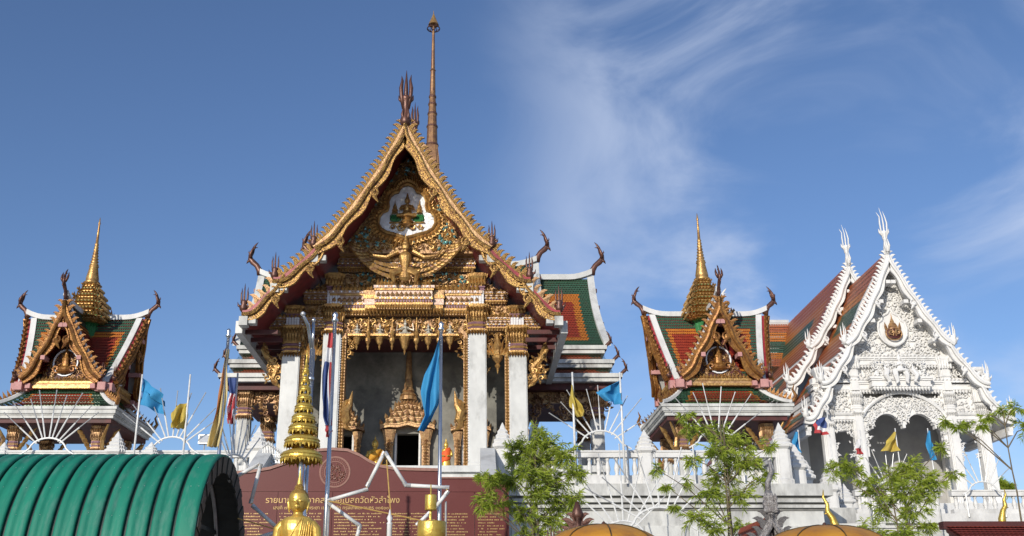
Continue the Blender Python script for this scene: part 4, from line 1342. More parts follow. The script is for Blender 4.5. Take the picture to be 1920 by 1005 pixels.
    for k in range(nT):
        q = k / nT
        w = .60 * (1 - q) ** 1.15 + .17
        za = 6.3 + 1.55 * (1 - (1 - q) ** 1.15)
        zb = 6.3 + 1.55 * (1 - (1 - (k + 1) / nT) ** 1.15)
        h = zb - za
        mb.lathe((x0, y0, z0 + za), [(w * .84, 0), (w * .88, h * .10), (w * .98, h * .22), (w * .86, h * .34), (w * .86, h * .44), (w * 1.06, h * .58), (w * 1.04, h * .66), (w * .78, h * .72), (w * .74, h)], CROSS, 0)
        mb.lathe((x0, y0, z0 + za), [(w * .80, h * .72), (w * .82, h * .80), (w * .80, h * .9)], CROSS, 1)
        for q4 in range(4):
            rot = Matrix.Rotation(q4 * math.pi / 2, 3, 'Z')
            n = max(3, int(w * 2 / .11))
            for i in range(n):
                t = (i + .5) / n * 2 - 1
                for (zz_, hh, dd) in ((h * .56, h * .48, 1.05), (h * .16, h * .3, .96)):
                    P4 = [(t * w - .05, -w * dd, zz_), (t * w + .05, -w * dd, zz_), (t * w, -w * dd - .02, zz_ + hh), (t * w, -w * dd - .06, zz_ + hh * .35), (t * w, -w * dd + .03, zz_ + hh * .3)]
                    mb.add([rot @ Vector(p) + Vector((x0, y0, z0 + za)) for p in P4], [(0, 1, 3), (1, 2, 3), (2, 0, 3), (1, 0, 4), (2, 1, 4), (0, 2, 4)], 0)
    mb.build('spire_tiers', ['gold', 'jade'], sp)
    mb = MB()
    prof = [(.24, 7.80), (.29, 7.88), (.22, 7.95), (.23, 8.02), (.15, 8.45), (.18, 8.50)]
    r, z = .155, 8.5
    for k in range(8):
        prof += [(r * .82, z + .02), (r * 1.05, z + .06), (r * .82, z + .10)]
        z += .11
        r *= .9
    prof += [(r * .8, z), (r * .62, z + .4), (.03, z + .72), (.045, z + .76), (.03, z + .82), (.008, z + 1.0)]
    mb.lathe((x0, y0, z0), prof, circ(12))
    mb.build('spire_needle', 'gold', sp, True)
    return P
PR = make_pavilion((8.15, 34.6, FLOOR), 'pavilion beside the white hall, with bright green and orange tiled gables')
PL = copy_tree(PR)
PL.location = (-13.35, 35.0, FLOOR)
PL['label'] = 'pavilion behind the green canopy, its gables mostly brown and shadowed'

# ---------------------------------------------------------------- white hall
HX, HY, HZ = 16.75, 39.9, 6.3
H = thing('white_hall', 'carved all white temple hall with orange tiled stepped roof and gold crest', 'temple', (HX, HY, HZ))
def hx(h, s_=1): return HX + s_ * h
def hz(v): return at(1700, v, 39.2).z
HT = [((0.0, hz(470)), (2.15, hz(650)), .14), ((2.0, hz(642)), (3.22, hz(722)), .08), ((3.0, hz(722)), (3.95, hz(788)), .06)]
HM = ['tile_rust', 'tile_orange', 'tile_green']
hcf = lambda u, v: (lambda d: 0 if d < 1 else (1 if d < 1.6 else 2))(min(u / .12, (1 - u) / .12, v / .22, (1 - v) / .22))
roof_body(H, HX, 39.4, 44.0, HT, 'roof_tiles', 'tile_brown', 'hall_plaster', 26, 0, hcf, HM)
roof_body(H, HX, 43.6, 58.0, HT, 'roof_tiles', 'tile_brown', 'hall_plaster', 60, 1.0, hcf, HM)
for s_ in (-1, 1):
    for (yy, dz) in ((39.2, 0), (43.4, 1.0)):
        for k, ((a, b, sg), nf) in enumerate(zip(HT, (26, 9, 7))):
            barge(H, HX, yy + .04 * k, s_, (a[0], a[1] + dz), (b[0], b[1] + dz), sg, .28, ['hall_plaster', 'hall_plaster'], 'hall_plaster', nf, .25, 4 if k == 0 else 2, hooks=(.5, .85) if k == 0 else (.5,), tail='hall_plaster', tailh=.66, flick=.22)
        for (a, b, sg) in HT:
            mb = MB()
            xe = hx(b[0] - .12, s_)
            mb.box(xe - .08, xe + .08, yy + .25, yy + 4.0 if dz == 0 else 57.5, b[1] + dz - .36, b[1] + dz - .20)
            mb.box(xe - .14, xe + .05, yy + .25, yy + 4.0 if dz == 0 else 57.5, b[1] + dz - .52, b[1] + dz - .362)
            mb.build('eave_board', 'hall_plaster', H)
        for q in (.2, .4, .62, .8):
            a, b, sg = HT[0]
            c = bez(a, b, sg, 20)[int(q * 20)]
            mb = MB()
            xx = hx(c[0] - .25, s_)
            mb.box(xx - .09, xx + .09, yy + .1, yy + .55, c[1] + dz - .50, c[1] + dz - .36)
            mb.build('purlin_end', 'hall_plaster', H)
for yy, dz, hh in ((39.3, 0, 2.0), (43.5, 1.0, 1.95)):
    o = inst(candelabrum_mesh('silver'), 'apex_finial', H, (HX, yy, HT[0][0][1] + dz - .1), 0, (hh * .72, hh * .8, hh))
    o.data = candelabrum_mesh('hall_plaster')
# pediments and beams
ap = HT[0][0][1]
zb1 = hz(668)
mb = MB()
mb.prism([(hx(-2.2), zb1), (hx(2.2), zb1), (hx(1.05), ap - 2.0), (hx(0), ap - .25), (hx(-1.05), ap - 2.0)], HY + .1, HY + .35)
mb2=MB()
mb2.prism([(hx(-2.2), zb1), (hx(2.2), zb1), (hx(1.05), ap - 2.0 + .9), (hx(0), ap + .75), (hx(-1.05), ap - 2.0 + .9)], 44.0, 44.2)
mb2.build('rear_pediment', 'hall_plaster', H)
pd = mb.build('pediment', 'hall_plaster', H)
crz = hz(610)
mb = MB()
relief(mb, lambda x, z: abs(x - HX) / 2.1 + (z - zb1) / (ap - zb1 - .3) < .97 and math.hypot(x - HX, (z - crz) * .8) > .62, (hx(-2.1), hx(2.1), zb1 + .05, ap - .3), HY + .08, .25, (0,), 101)
mb.build('scroll_carving', 'hall_plaster', pd, kind='stuff')
# gold crest in its leaf-shaped frame
def crest(a):
    pts = [(0, 1.0), (.14, .78), (.36, .66), (.46, .44), (.60, .34), (.66, .05), (.62, -.28), (.42, -.58), (.2, -.72), (0, -.78)]
    return [(HX + a * x, crz + a * z) for x, z in pts] + [(HX - a * x, crz + a * z) for x, z in pts[-2:0:-1]]
mb = MB()
mb.prism(crest(.84), HY - .08, HY + .1)
rim = crest(.86)
mb.tube([(p[0], HY - .10, p[1]) for p in rim + rim[:1]], .05, 6)
cf_ = mb.build('crest_frame', 'hall_plaster', pd)
mb = MB()
mb.lathe((HX, HY - .14, crz - .48), [(.30, 0), (.40, .16), (.42, .36), (.36, .48)], circ(16), 1, .25)
for s_ in (-1, 1):
    mb.curl(HX + s_ * .16, HY - .24, crz - .2, .17, s_, 0, 0)
    mb.leaf(HX + s_ * .34, HY - .16, crz - .02, .16, .42, s_ * .1, .6, 0)
    mb.leaf(HX + s_ * .2, HY - .18, crz + .02, .14, .34, -s_ * .2, .6, 0)
    mb.tube([(HX + s_ * .08, HY - .26, crz - .38), (HX + s_ * .03, HY - .28, crz - .2), (HX + s_ * .1, HY - .26, crz - .02)], [.03, .04, .02], 6, 0)
mb.lathe((HX, HY - .16, crz + .0), [(.22, 0), (.20, .1), (.23, .13), (.14, .24), (.17, .27), (.09, .38), (.11, .41), (.04, .56), (.005, .85)], circ(12), 0, .5)
ov = [(HX + .40 * math.cos(a * math.pi / 9), HY - .2, crz - .24 + .34 * math.sin(a * math.pi / 9)) for a in range(19)]
mb.tube(ov, .035, 6, 0)
mb.v = [(HX + (p[0] - HX) * .78, p[1], crz + (p[2] - crz) * .78) for p in mb.v]
mb.build('gold_crest', ['gold_aged', 'soffit_dark'], cf_)
def hbeam(x0, x1, z0, z1, y, tooth=.15):
    h = z1 - z0
    mb = MB()
    bands(mb, x0, x1, y, HY + .6, [(z0 + .05, z0 + h * .25, 0, 0), (z0 + h * .25, z0 + h * .4, .06, 0), (z0 + h * .4, z0 + h * .72, .03, 0), (z0 + h * .72, z0 + h * .85, .08, 0), (z0 + h * .85, z1, .12, 0)])
    ob = mb.build('beam', 'hall_plaster', H)
    mb = MB()
    frieze(mb, x0, x1, y - .12, z1, h * .22, tooth, 1)
    frieze(mb, x0, x1, y - .03, z0 + h * .24, h * .36, tooth * .8, -1)
    mb.build('leaf_frieze', 'hall_plaster', ob, kind='stuff')
    return ob
zc = [hz(v) for v in (668, 680, 718, 742, 765, 790)]
hbeam(hx(-2.25), hx(2.25), hz(682), hz(662), HY - .05)
hbeam(hx(-2.6), hx(2.6), hz(730), hz(708), HY - .08)
hbeam(hx(-1.2), hx(1.0), hz(728), hz(704), HY - .45)
for s_ in (-1, 1):
    xa, xb = sorted((hx(1.9, s_), hx(3.35, s_)))
    hbeam(xa, xb, hz(728), hz(712), HY - .04)
    hbeam(xa, max(xb, xb), hz(785), hz(768), HY - .06)
    mb = MB()
    mb.box(xa, xb, HY + .05, HY + .4, hz(800), hz(700))
    pn = mb.build('carved_panel', 'hall_plaster', H)
    mb = MB()
    relief(mb, lambda x, z: True, (xa, xb, hz(770), hz(730)), HY + .03, .24, (0,), 111 + s_)
    relief(mb, lambda x, z: (abs(x - HX) - 1.9) / 1.3 + (z - hz(712)) / 1.1 < 1, (xa, xb, hz(712), hz(662)), HY + .03, .24, (0,), 121 + s_)
    mb.build('scroll_carving', 'hall_plaster', pn, kind='stuff')
mb = MB()
mb.box(hx(-2.2), hx(2.2), HY + .1, HY + .35, hz(708), hz(680))
pn = mb.build('carved_panel', 'hall_plaster', H)
mb = MB()
relief(mb, lambda x, z: True, (hx(-2.1), hx(2.1), hz(708), hz(682)), HY + .08, .22, (0,), 131)
mb.build('scroll_carving', 'hall_plaster', pn, kind='stuff')
mb = MB()     # group of figures riding an elephant carved in high relief
zr = hz(716)
sitting(mb, HX - .1, HY - .55, zr + .42, .72)
for k_, dx_ in enumerate((-.62, .45)):
    sitting(mb, HX + dx_, HY - .42, zr + .12, .62)
for k, (dx, h) in enumerate(((-.85, .45), (-.35, .5), (.25, .5), (.75, .42))):
    mb.lathe((HX - .1 + dx, HY - .3, zr), [(.18, 0), (.22, h * .3), (.15, h * .6), (.18, h * .75), (.08, h * .85), (.11, h * .95), (.02, h * 1.2)], circ(9), 0, .6)
    mb.tube([(HX - .1 + dx * .6, HY - .55, zr + .5), (HX - .1 + dx * .75, HY - .7, zr + .25), (HX - .1 + dx * .6, HY - .68, zr + .02), (HX - .1 + dx * .8, HY - .7, zr - .05)], [.12, .10, .07, .03], 7)
relief(mb, lambda x, z: True, (HX - 1.1, HX + .95, zr, zr + .95), HY - .25, .2, (0,), 141)
mb.build('carved_rider_group', 'hall_plaster', H)
# columns
for s_ in (-1, 1):
    for (h, vt, w) in ((1.80, 768, .21), (2.98, 790, .23)):
        zt = hz(vt)
        mb = MB()
        mb.lathe((hx(h, s_), HY + .05, HZ), [(w * 1.4, 0), (w * 1.4, .2), (w * 1.15, .28), (w * 1.2, .4), (w, .46), (w * .95, zt - HZ)], CROSS)
        c = mb.build('column', 'hall_plaster', H)
        mb = MB()
        capital(mb, hx(h, s_), HY + .05, zt - .05, hz(vt - 42) - zt, w, (0, 0))
        mb.build('capital', 'hall_plaster', c)
        mb = MB()
        z2 = hz(vt - 42)
        mb.lathe((hx(h, s_), HY, z2), [(w * 1.0, 0), (w * 1.0, .5), (w * 1.2, .56), (w, .62), (w * 1.05, .95), (w * 1.5, 1.25), (w * 1.5, 1.35)], CROSS)
        for k in range(5):
            mb.leaf(hx(h, s_) - .2 + .1 * k, HY - .28, z2 + .85, .1, .36, 0, .5)
        mb.build('upper_pilaster', 'hall_plaster', c)
# twin scalloped arch screen over the middle bay
zt = hz(738)
def bay(x):
    """height of the opening above x (two cusped arches side by side)"""
    best = -99
    for c, r, top in ((-.62, .60, hz(768)), (.62, .60, hz(768)), (-1.32, .14, hz(790)), (1.32, .14, hz(790))):
        d = abs(x - HX - c)
        if d < r:
            q = d / r
            best = max(best, top - .75 * (1 - math.sqrt(max(0, 1 - q * q))) * (1.0 if r > .3 else .5))
    return best
mb = MB()
NX = 60
for i in range(NX):
    xa = hx(-1.62) + 3.24 * i / NX
    xb = hx(-1.62) + 3.24 * (i + 1) / NX
    b = max(bay((xa + xb) / 2), hz(850) if abs((xa + xb) / 2 - HX) > 1.46 else hz(800))
    if abs((xa + xb) / 2 - HX) < .05: b = hz(795)
    mb.box(xa, xb, HY + .05, HY + .3, b, zt)
ar = mb.build('arch_screen', 'hall_plaster', H)
mb = MB()
relief(mb, lambda x, z: z > max(bay(x), hz(800)) + .08, (hx(-1.6), hx(1.6), hz(800), zt), HY + .03, .2, (0,), 151)
relief(mb, lambda x, z: abs(x - HX) > 1.42 and (z > hz(842)), (hx(-1.62), hx(1.62), hz(850), hz(798)), HY + .03, .2, (0,), 152)
arcp = [(hx(-1.62) + 3.24 * i / 24, HY - .06, hz(775) + .95 * math.sin(math.pi * i / 24) ** .7) for i in range(25)]
mb.tube(arcp, .07, 6)
mb.build('scroll_carving', 'hall_plaster', ar, kind='stuff')
for s_ in (-1, 1):
    mb = MB()
    xm = hx(2.4, s_)
    relief(mb, lambda x, z: z > hz(800) or abs(x - xm) > .28, (xm - .5, xm + .5, hz(860), hz(785)), HY + .03, .19, (0,), 161)
    mb.build('side_bay_carving', 'hall_plaster', H, kind='stuff')
# porch inside, body and cross wing behind
mb = MB()
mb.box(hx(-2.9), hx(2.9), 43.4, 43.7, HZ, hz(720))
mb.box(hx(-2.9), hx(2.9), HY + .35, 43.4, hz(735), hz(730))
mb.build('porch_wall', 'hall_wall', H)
mb = MB()
mb.box(hx(-2.9), hx(2.9), 44.2, 57, HZ, 11.5)
mb.build('hall_body', 'hall_plaster', H)
for s_ in (-1, 1):
    for k in range(4):
        mb = MB()
        mb.lathe((hx(2.98, s_), 43.2 + k * 3.6, HZ), [(.3, 0), (.3, .2), (.22, .3), (.22, 3.4), (.3, 3.8), (.34, 4.0)], CROSS)
        mb.build('side_column', 'hall_plaster', H)
zr, xe = at(1450, 605, 52.7).z, 13.95
for sd_ in (1, -1):
    mb = MB()
    cvs = bez((52.7, zr), (49.9, zr - 3.1), .15, 10)
    def fn(u, v):
        q = v * 10
        i = min(9, int(q))
        c = cvs[i].lerp(cvs[i + 1], q - i)
        return Vector((xe + 2.95 * u, c[0] if sd_ > 0 else 105.4 - c[0], c[1]))
    tile_patch(mb, fn if sd_ > 0 else (lambda u, v: fn(1 - u, v)), (0, -.8 * sd_, .5), 24, 20, lambda u, v: (lambda d: 0 if d < 1 else (1 if d < 1.8 else 2))(min(u / .14 if u < .5 else 9, v / .22, (1 - v) / .2)), .03)
    mb.build('wing_roof_tiles', HM, H, kind='stuff')
mb = MB()
mb.prism([(xe, zr - .05), (HX, zr - .05), (HX, zr - 3.2), (xe, zr - 3.2)][::-1], 52.6, 52.8)
for i in range(11):
    pass
mb.box(xe - .05, HX, 52.58, 52.84, zr - .04, zr + .12)
mb.build('wing_ridge', 'marble', H)
for sd_ in (1, -1):
    mb = MB()
    vv = [Vector((xe - .1, 52.7 - sd_ * 2.8 * q / 8, zr - 3.1 * (q / 8) + .02)) for q in range(9)]
    mb.tube(vv, .16, 6)
    mb.build('white_verge', 'hall_plaster', H)
inst(horn_mesh('hall_plaster'), 'roof_horn', H, (xe - .1, 52.7, zr), 0, (-1.9, 1.7, 1.9))

# ---------------------------------------------------------------- red granite donors' wall
MY = 20.0
Wl = thing('granite_wall', 'red granite memorial wall with a curved top, round seal and gold Thai lettering', 'memorial wall', ((at(625, 950, MY).x), MY, 0))
def mz(v): return at(700, v, MY).z
def mx(u): return at(u, 900, MY).x
top = [(300, 889), (430, 889), (470, 886), (505, 880), (540, 868), (570, 853), (595, 846), (622, 844), (650, 846), (672, 855), (692, 867), (712, 876), (740, 881), (822, 883)]
zj = mz(922)
mb = MB()
poly = [(mx(u), mz(v)) for u, v in top]
mb.prism([(poly[0][0], zj + .006)] + [(poly[-1][0], zj + .006)] + poly[::-1], MY, MY + .35)
mb.build('upper_panel', 'granite', Wl)
mb = MB()
pp = [Vector((x, MY + .17, z + .012)) for x, z in poly]
mb.loft([[p + Vector((0, dy, dz)) for dy, dz in ((-.20, -.02), (.20, -.02), (.20, .035), (-.20, .035))] for p in pp])
mb.build('coping', 'granite_line', Wl)
mb = MB()
mb.box(mx(824), mx(954), MY + .05, MY + .4, zj + .006, mz(897))
mb.build('upper_panel', 'granite', Wl)
mb = MB()
mb.box(mx(824), mx(956), MY + .02, MY + .43, mz(897) + .002, mz(894))
mb.build('coping', 'granite_line', Wl)
edges = [300, 430, 523, 625, 727, 822]
for a, b in zip(edges, edges[1:]):
    for k in range(3):
        z1 = zj - k * 1.40
        mb = MB()
        mb.box(mx(a) + .004, mx(b) - .004, MY, MY + .35, max(.0, z1 - 1.39), z1)
        mb.build('granite_panel', 'granite', Wl)
for a, b in ((824, 890), (890, 954)):
    for k in range(3):
        z1 = zj - k * 1.40
        mb = MB()
        mb.box(mx(a) + .004, mx(b) - .004, MY + .05, MY + .4, max(0, z1 - 1.39), z1)
        mb.build('granite_panel', 'granite', Wl)
mb = MB()
mb.box(mx(300) + .02, mx(822) - .02, MY + .02, MY + .33, 0, zj + .02)
mb.build('joint_core', 'granite_line', Wl)
sc0, sr = at(628, 885, MY), .285
mb = MB()
for r, w in ((1.0, .016), (.94, .006), (.70, .010)):
    mb.tube([(sc0.x + sr * r * math.cos(a * math.pi / 20), MY - .004, sc0.z + sr * r * math.sin(a * math.pi / 20)) for a in range(41)], w, 5, 0, .4)
for k in range(38):
    a = k * 2 * math.pi / 38
    mb.leaf(sc0.x + sr * .78 * math.sin(a), MY - .004, sc0.z + sr * .78 * math.cos(a), .022, .034, a, .2)
relief(mb, lambda x, z: math.hypot(x - sc0.x, z - sc0.z) < sr * .62, (sc0.x - sr, sc0.x + sr, sc0.z - sr, sc0.z + sr), MY - .002, .075, (0,), 171)
mb.build('round_seal', 'granite_line', Wl)
def words(text, u0, u1, v, name):
    me = word_mesh(text, .2, 'letter_gold')
    xs_ = [p.co.x for p in me.vertices]
    w = max(xs_) - min(xs_)
    mid_ = (max(xs_) + min(xs_)) / 2
    s_ = (mx(u1) - mx(u0)) / w
    o = bpy.data.objects.new(name, me)
    col.objects.link(o)
    o.parent = Wl
    o.location = Vector((mx((u0 + u1) / 2) - mid_ * s_, MY - .006, mz(v))) - origin(Wl)
    o.rotation_euler = (R(90), 0, 0)
    o.scale = (s_, s_, s_)
words('รายนามผู้บริจาคสร้างอุโบสถวัดหัวลำโพง', 501, 750, 943, 'gold_lettering')
words('เลขที่ ๗๒๘ แขวงสี่พระยา เขตบางรัก กรุงเทพมหานคร ๑๐๕๐๐', 516, 730, 955, 'gold_lettering')
rnd = random.Random(3)
for cu_ in ((446, 515), (528, 612), (630, 722), (736, 816), (832, 884), (896, 948)):     # donors' names, too small to read
    mb = MB()
    yy = MY - .003 if cu_[0] < 822 else MY + .047
    for ln in range(14):
        z = mz(964 + ln * 5.6)
        x = mx(cu_[0])
        xe_ = mx(cu_[1]) - rnd.uniform(0, .25)
        while x < xe_:
            w = rnd.uniform(.012, .03)
            if rnd.random() < .84:
                mb.box(x, x + w * .75, yy - .003, yy + .002, z, z + rnd.uniform(.012, .024))
            x += w + .004
    mb.build('name_list', 'letter_gold', Wl, kind='stuff')

# ---------------------------------------------------------------- green barrel canopy
CA_Y, CA_Z, CA_R, CA_X1 = 13.3, 2.42, 1.36, -3.06
Cn = thing('canopy', 'green ribbed metal barrel canopy with an open dark end', 'canopy', (-6, CA_Y, 0))
def arc(x, r, a): return Vector((x, CA_Y - r * math.cos(a), CA_Z + r * math.sin(a) * 1.0))
NA = 40
pw_ = .27

a0, a1 = -.25, math.pi + .25
for k in range(22):
    xb = CA_X1 - k * pw_
    xa = xb - pw_ + .045
    mb = MB()
    prof = [(xa, 0.0), (xa + .02, .012), (xa + .075, .012), (xa + .085, .004), (xa + .14, .004), (xa + .15, .012), (xb - .02, .012), (xb, .0)]
    if k == 0:
        prof = [(xa, 0), (xa + .06, .010), (xb - .04, .010), (xb, .004)]
    rings = []
    for i in range(NA + 1):
        a = a0 + (a1 - a0) * i / NA
        rings.append([arc(x, CA_R + d + .03, a) for x, d in prof] + [arc(x, CA_R + d - .02, a) for x, d in reversed(prof)])
    mb.loft(rings)
    mb.build('roof_panel', 'green_steel', Cn, True)
    if k:
        mb = MB()
        mb.loft([[arc(x, CA_R + d, a0 + (a1 - a0) * i / NA) for x, d in ((xb, -.03), (xb, -.006), (xb + .045, -.006), (xb + .045, -.03))] for i in range(NA + 1)])
        mb.build('panel_seam', 'seam_dark', Cn)
mb = MB()
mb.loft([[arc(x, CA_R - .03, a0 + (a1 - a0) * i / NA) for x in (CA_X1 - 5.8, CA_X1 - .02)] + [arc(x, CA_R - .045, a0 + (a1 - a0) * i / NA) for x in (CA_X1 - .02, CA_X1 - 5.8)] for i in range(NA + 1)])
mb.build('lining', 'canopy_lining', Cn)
mb = MB()
rnd = random.Random(17)
for k in range(22):
    for i in range(11):
        a = .12 + i * .27 + rnd.uniform(-.02, .02)
        for off in (.06, .15):
            p = arc(CA_X1 - k * pw_ - off, CA_R + .035, a)
            if rnd.random() < .7: mb.lathe((p.x, p.y, p.z), [(.006, -.006), (.007, .004), (.003, .008)], circ(5))
mb.build('roof_screws', 'steel_dull', Cn, kind='stuff')
mb = MB()
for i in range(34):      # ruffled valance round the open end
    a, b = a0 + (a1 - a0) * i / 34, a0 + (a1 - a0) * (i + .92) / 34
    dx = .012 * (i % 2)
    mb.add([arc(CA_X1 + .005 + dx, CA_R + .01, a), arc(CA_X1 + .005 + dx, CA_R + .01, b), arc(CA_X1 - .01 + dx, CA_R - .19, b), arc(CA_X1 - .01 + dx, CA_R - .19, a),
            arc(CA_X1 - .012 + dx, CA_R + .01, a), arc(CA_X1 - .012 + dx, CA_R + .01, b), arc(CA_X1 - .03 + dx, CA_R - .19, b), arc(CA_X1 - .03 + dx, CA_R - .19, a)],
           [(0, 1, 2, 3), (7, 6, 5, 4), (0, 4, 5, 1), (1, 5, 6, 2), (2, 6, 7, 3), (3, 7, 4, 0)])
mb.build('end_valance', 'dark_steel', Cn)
for k in range(5):
    mb = MB()
    mb.tube([arc(CA_X1 - .35 - k * 1.3, CA_R - .07, a0 + (a1 - a0) * i / 20) for i in range(21)], .025, 6)
    mb.build('hoop', 'steel_dull', Cn)
for k in range(3):
    for s_ in (-1, 1):
        mb = MB()
        x = CA_X1 - .35 - k * 2.6
        mb.tube([(x, CA_Y + s_ * CA_R * .93, 0), (x, CA_Y + s_ * CA_R * .93, CA_Z + .3)], .04, 8)
        mb.build('post', 'dark_steel', Cn)
mb = MB()
mb.box(CA_X1 - .4, CA_X1 - .34, CA_Y - 1.26, CA_Y + 1.26, 2.95, 3.0)
mb.build('tie_bar', 'dark_steel', Cn)

# ---------------------------------------------------------------- gold Buddha, umbrella and offerings
bx, by = at(559, 960, 13).x, 13.0
zS = at(558, 976, 13).z          # shoulder line
bl = Vector((bx, by, zS - .58))
mb = MB()
# torso with shoulders, chest and waist
el = lambda rx, ry, z, dy=0: [(bx + rx * math.cos(a * math.pi / 12), by + dy + ry * math.sin(a * math.pi / 12), z) for a in range(24)]
mb.loft([el(.20, .15, zS - .56), el(.19, .14, zS - .44), el(.155, .11, zS - .34), el(.17, .12, zS - .22), el(.20, .13, zS - .12), el(.21, .125, zS - .05), el(.195, .11, zS), el(.15, .09, zS + .035), el(.075, .07, zS + .055), el(.058, .06, zS + .08), el(.056, .058, zS + .12)])
# head
hz0 = zS + .095
prof = [(.03, 0), (.062, .012), (.082, .04), (.095, .08), (.104, .125), (.105, .165), (.096, .205), (.074, .235), (.050, .252), (.045, .262), (.048, .275), (.040, .295), (.022, .31)]
mb.loft([el(r, r * 1.12, hz0 + z, -.012) for r, z in prof])
# flame
mb.lathe((bx, by, hz0 + .30), [(.030, 0), (.034, .02), (.026, .06), (.015, .12), (.007, .18), (.002, .235)], circ(10))
# brow, nose, eyes, lips, chin, ears
fy = by - .125
mb.tube([(bx, fy + .004, hz0 + .135), (bx, fy - .012, hz0 + .10), (bx, fy - .022, hz0 + .083)], [.008, .012, .017], 8)
for s_ in (-1, 1):
    mb.tube([(bx + s_ * .006, fy + .0, hz0 + .140), (bx + s_ * .035, fy + .004, hz0 + .152), (bx + s_ * .068, fy + .030, hz0 + .138)], [.006, .008, .004], 6)
    mb.tube([(bx + s_ * .018, fy + .004, hz0 + .118), (bx + s_ * .038, fy + .004, hz0 + .116), (bx + s_ * .062, fy + .022, hz0 + .120)], [.006, .011, .005], 6)
    mb.tube([(bx + s_ * .100, by + .005, hz0 + .15), (bx + s_ * .110, by, hz0 + .11), (bx + s_ * .106, by - .004, hz0 + .05), (bx + s_ * .100, by - .004, hz0 - .005)], [.014, .022, .016, .012], 7)
mb.tube([(bx - .03, fy + .012, hz0 + .052), (bx, fy - .006, hz0 + .049), (bx + .03, fy + .012, hz0 + .052)], [.005, .011, .005], 6)
mb.tube([(bx - .02, fy + .014, hz0 + .037), (bx, fy - .002, hz0 + .034), (bx + .02, fy + .014, hz0 + .037)], [.005, .010, .005], 6)
# arms resting in the lap
for s_ in (-1, 1):
    mb.tube([(bx + s_ * .17, by, zS - .03), (bx + s_ * .225, by + .01, zS - .10), (bx + s_ * .25, by + .01, zS - .28), (bx + s_ * .235, by - .06, zS - .42), (bx + s_ * .10, by - .17, zS - .48), (bx - s_ * .02, by - .19, zS - .49)],
            [.055, .065, .055, .048, .038, .025], 10)
    # crossed legs
    mb.tube([(bx + s_ * .10, by, zS - .54), (bx + s_ * .36, by - .08, zS - .53), (bx + s_ * .34, by - .20, zS - .55), (bx - s_ * .05, by - .26, zS - .54), (bx - s_ * .20, by - .22, zS - .50)], [.12, .10, .08, .06, .03], 10)
mb.v = [((bx + (p[0] - bx) * 1.1), by + (p[1] - by) * 1.1, zS + .08 + (p[2] - zS - .08) * 1.06) if p[2] > zS + .09 else p for p in mb.v]
bud = remeshed(mb, 'buddha_statue', 'gold_statue', .0065, bl, True, 1)
bud['label'] = 'seated golden Buddha with a pointed flame, under the tiered gold umbrella'
bud['category'] = 'statue'
mb = MB()   # tight curls over the skull, ears left free
hc = [(.106, .150, .03), (.110, .175, .012), (.100, .210, -.004), (.078, .240, -.010), (.054, .258, -.012), (.050, .270, -.012), (.053, .282, -.012), (.044, .302, -.012), (.025, .318, -.012)]
mb.loft([el(r * 1.1, r * 1.12 * 1.1, zS + .08 + (hz0 + z - zS - .08) * 1.06, dy) for r, z, dy in hc])
mb.build('hair', 'hair_gold', bud, True)
mb = MB()   # robe edge across the chest and its folds
def chest(x, z):
    return by - .128 * math.sqrt(max(0.05, 1 - ((x - bx) / .205) ** 2)) - .004
def line(p, q, w):
    pts = []
    for i in range(9):
        t = i / 8
        x, z = p[0] + (q[0] - p[0]) * t, p[1] + (q[1] - p[1]) * t
        pts.append((x, chest(x, z) + (.028 if z > zS - .02 else .008 if z > zS - .06 else 0), z))
    mb.tube(pts, w, 5)
line((bx + .06, zS + .02), (bx - .12, zS - .30), .008)
line((bx + .075, zS + .015), (bx + .03, zS - .30), .010)
for k in range(5):
    line((bx + .10 + .02 * k, zS - .01 * k), (bx + .05 + .03 * k, zS - .30), .005)
rb = mb.build('robe_fold', 'gold_statue', bud)
Pd = thing('statue_pedestal', 'tall red and gold pedestal carrying the seated Buddha', 'pedestal', (bx, by, 0))
zt = zS - .64
mb = MB()
mb.lathe((bx, by - .08, 0), [(.62, 0), (.62, .3), (.5, .36), (.46, zt - .5), (.52, zt - .42), (.46, zt - .36)], CROSS, 0)
mb.build('pedestal_body', 'red_lacquer', Pd)
mb = MB()
mb.lathe((bx, by - .08, 0), [(.44, zt - .36), (.52, zt - .28), (.40, zt - .18), (.38, zt - .12), (.54, zt - .02), (.54, zt + .02)], CROSS, 0)
for k in range(24):
    a = k * math.pi / 12
    mb.tube([(bx + .40 * math.cos(a), by - .08 + .40 * math.sin(a), zt - .15), (bx + .50 * math.cos(a), by - .08 + .5 * math.sin(a), zt - .08), (bx + .54 * math.cos(a), by - .08 + .54 * math.sin(a), zt)], [.05, .055, .02], 6)
mb.build('lotus_throne', 'gold_leaf', Pd)
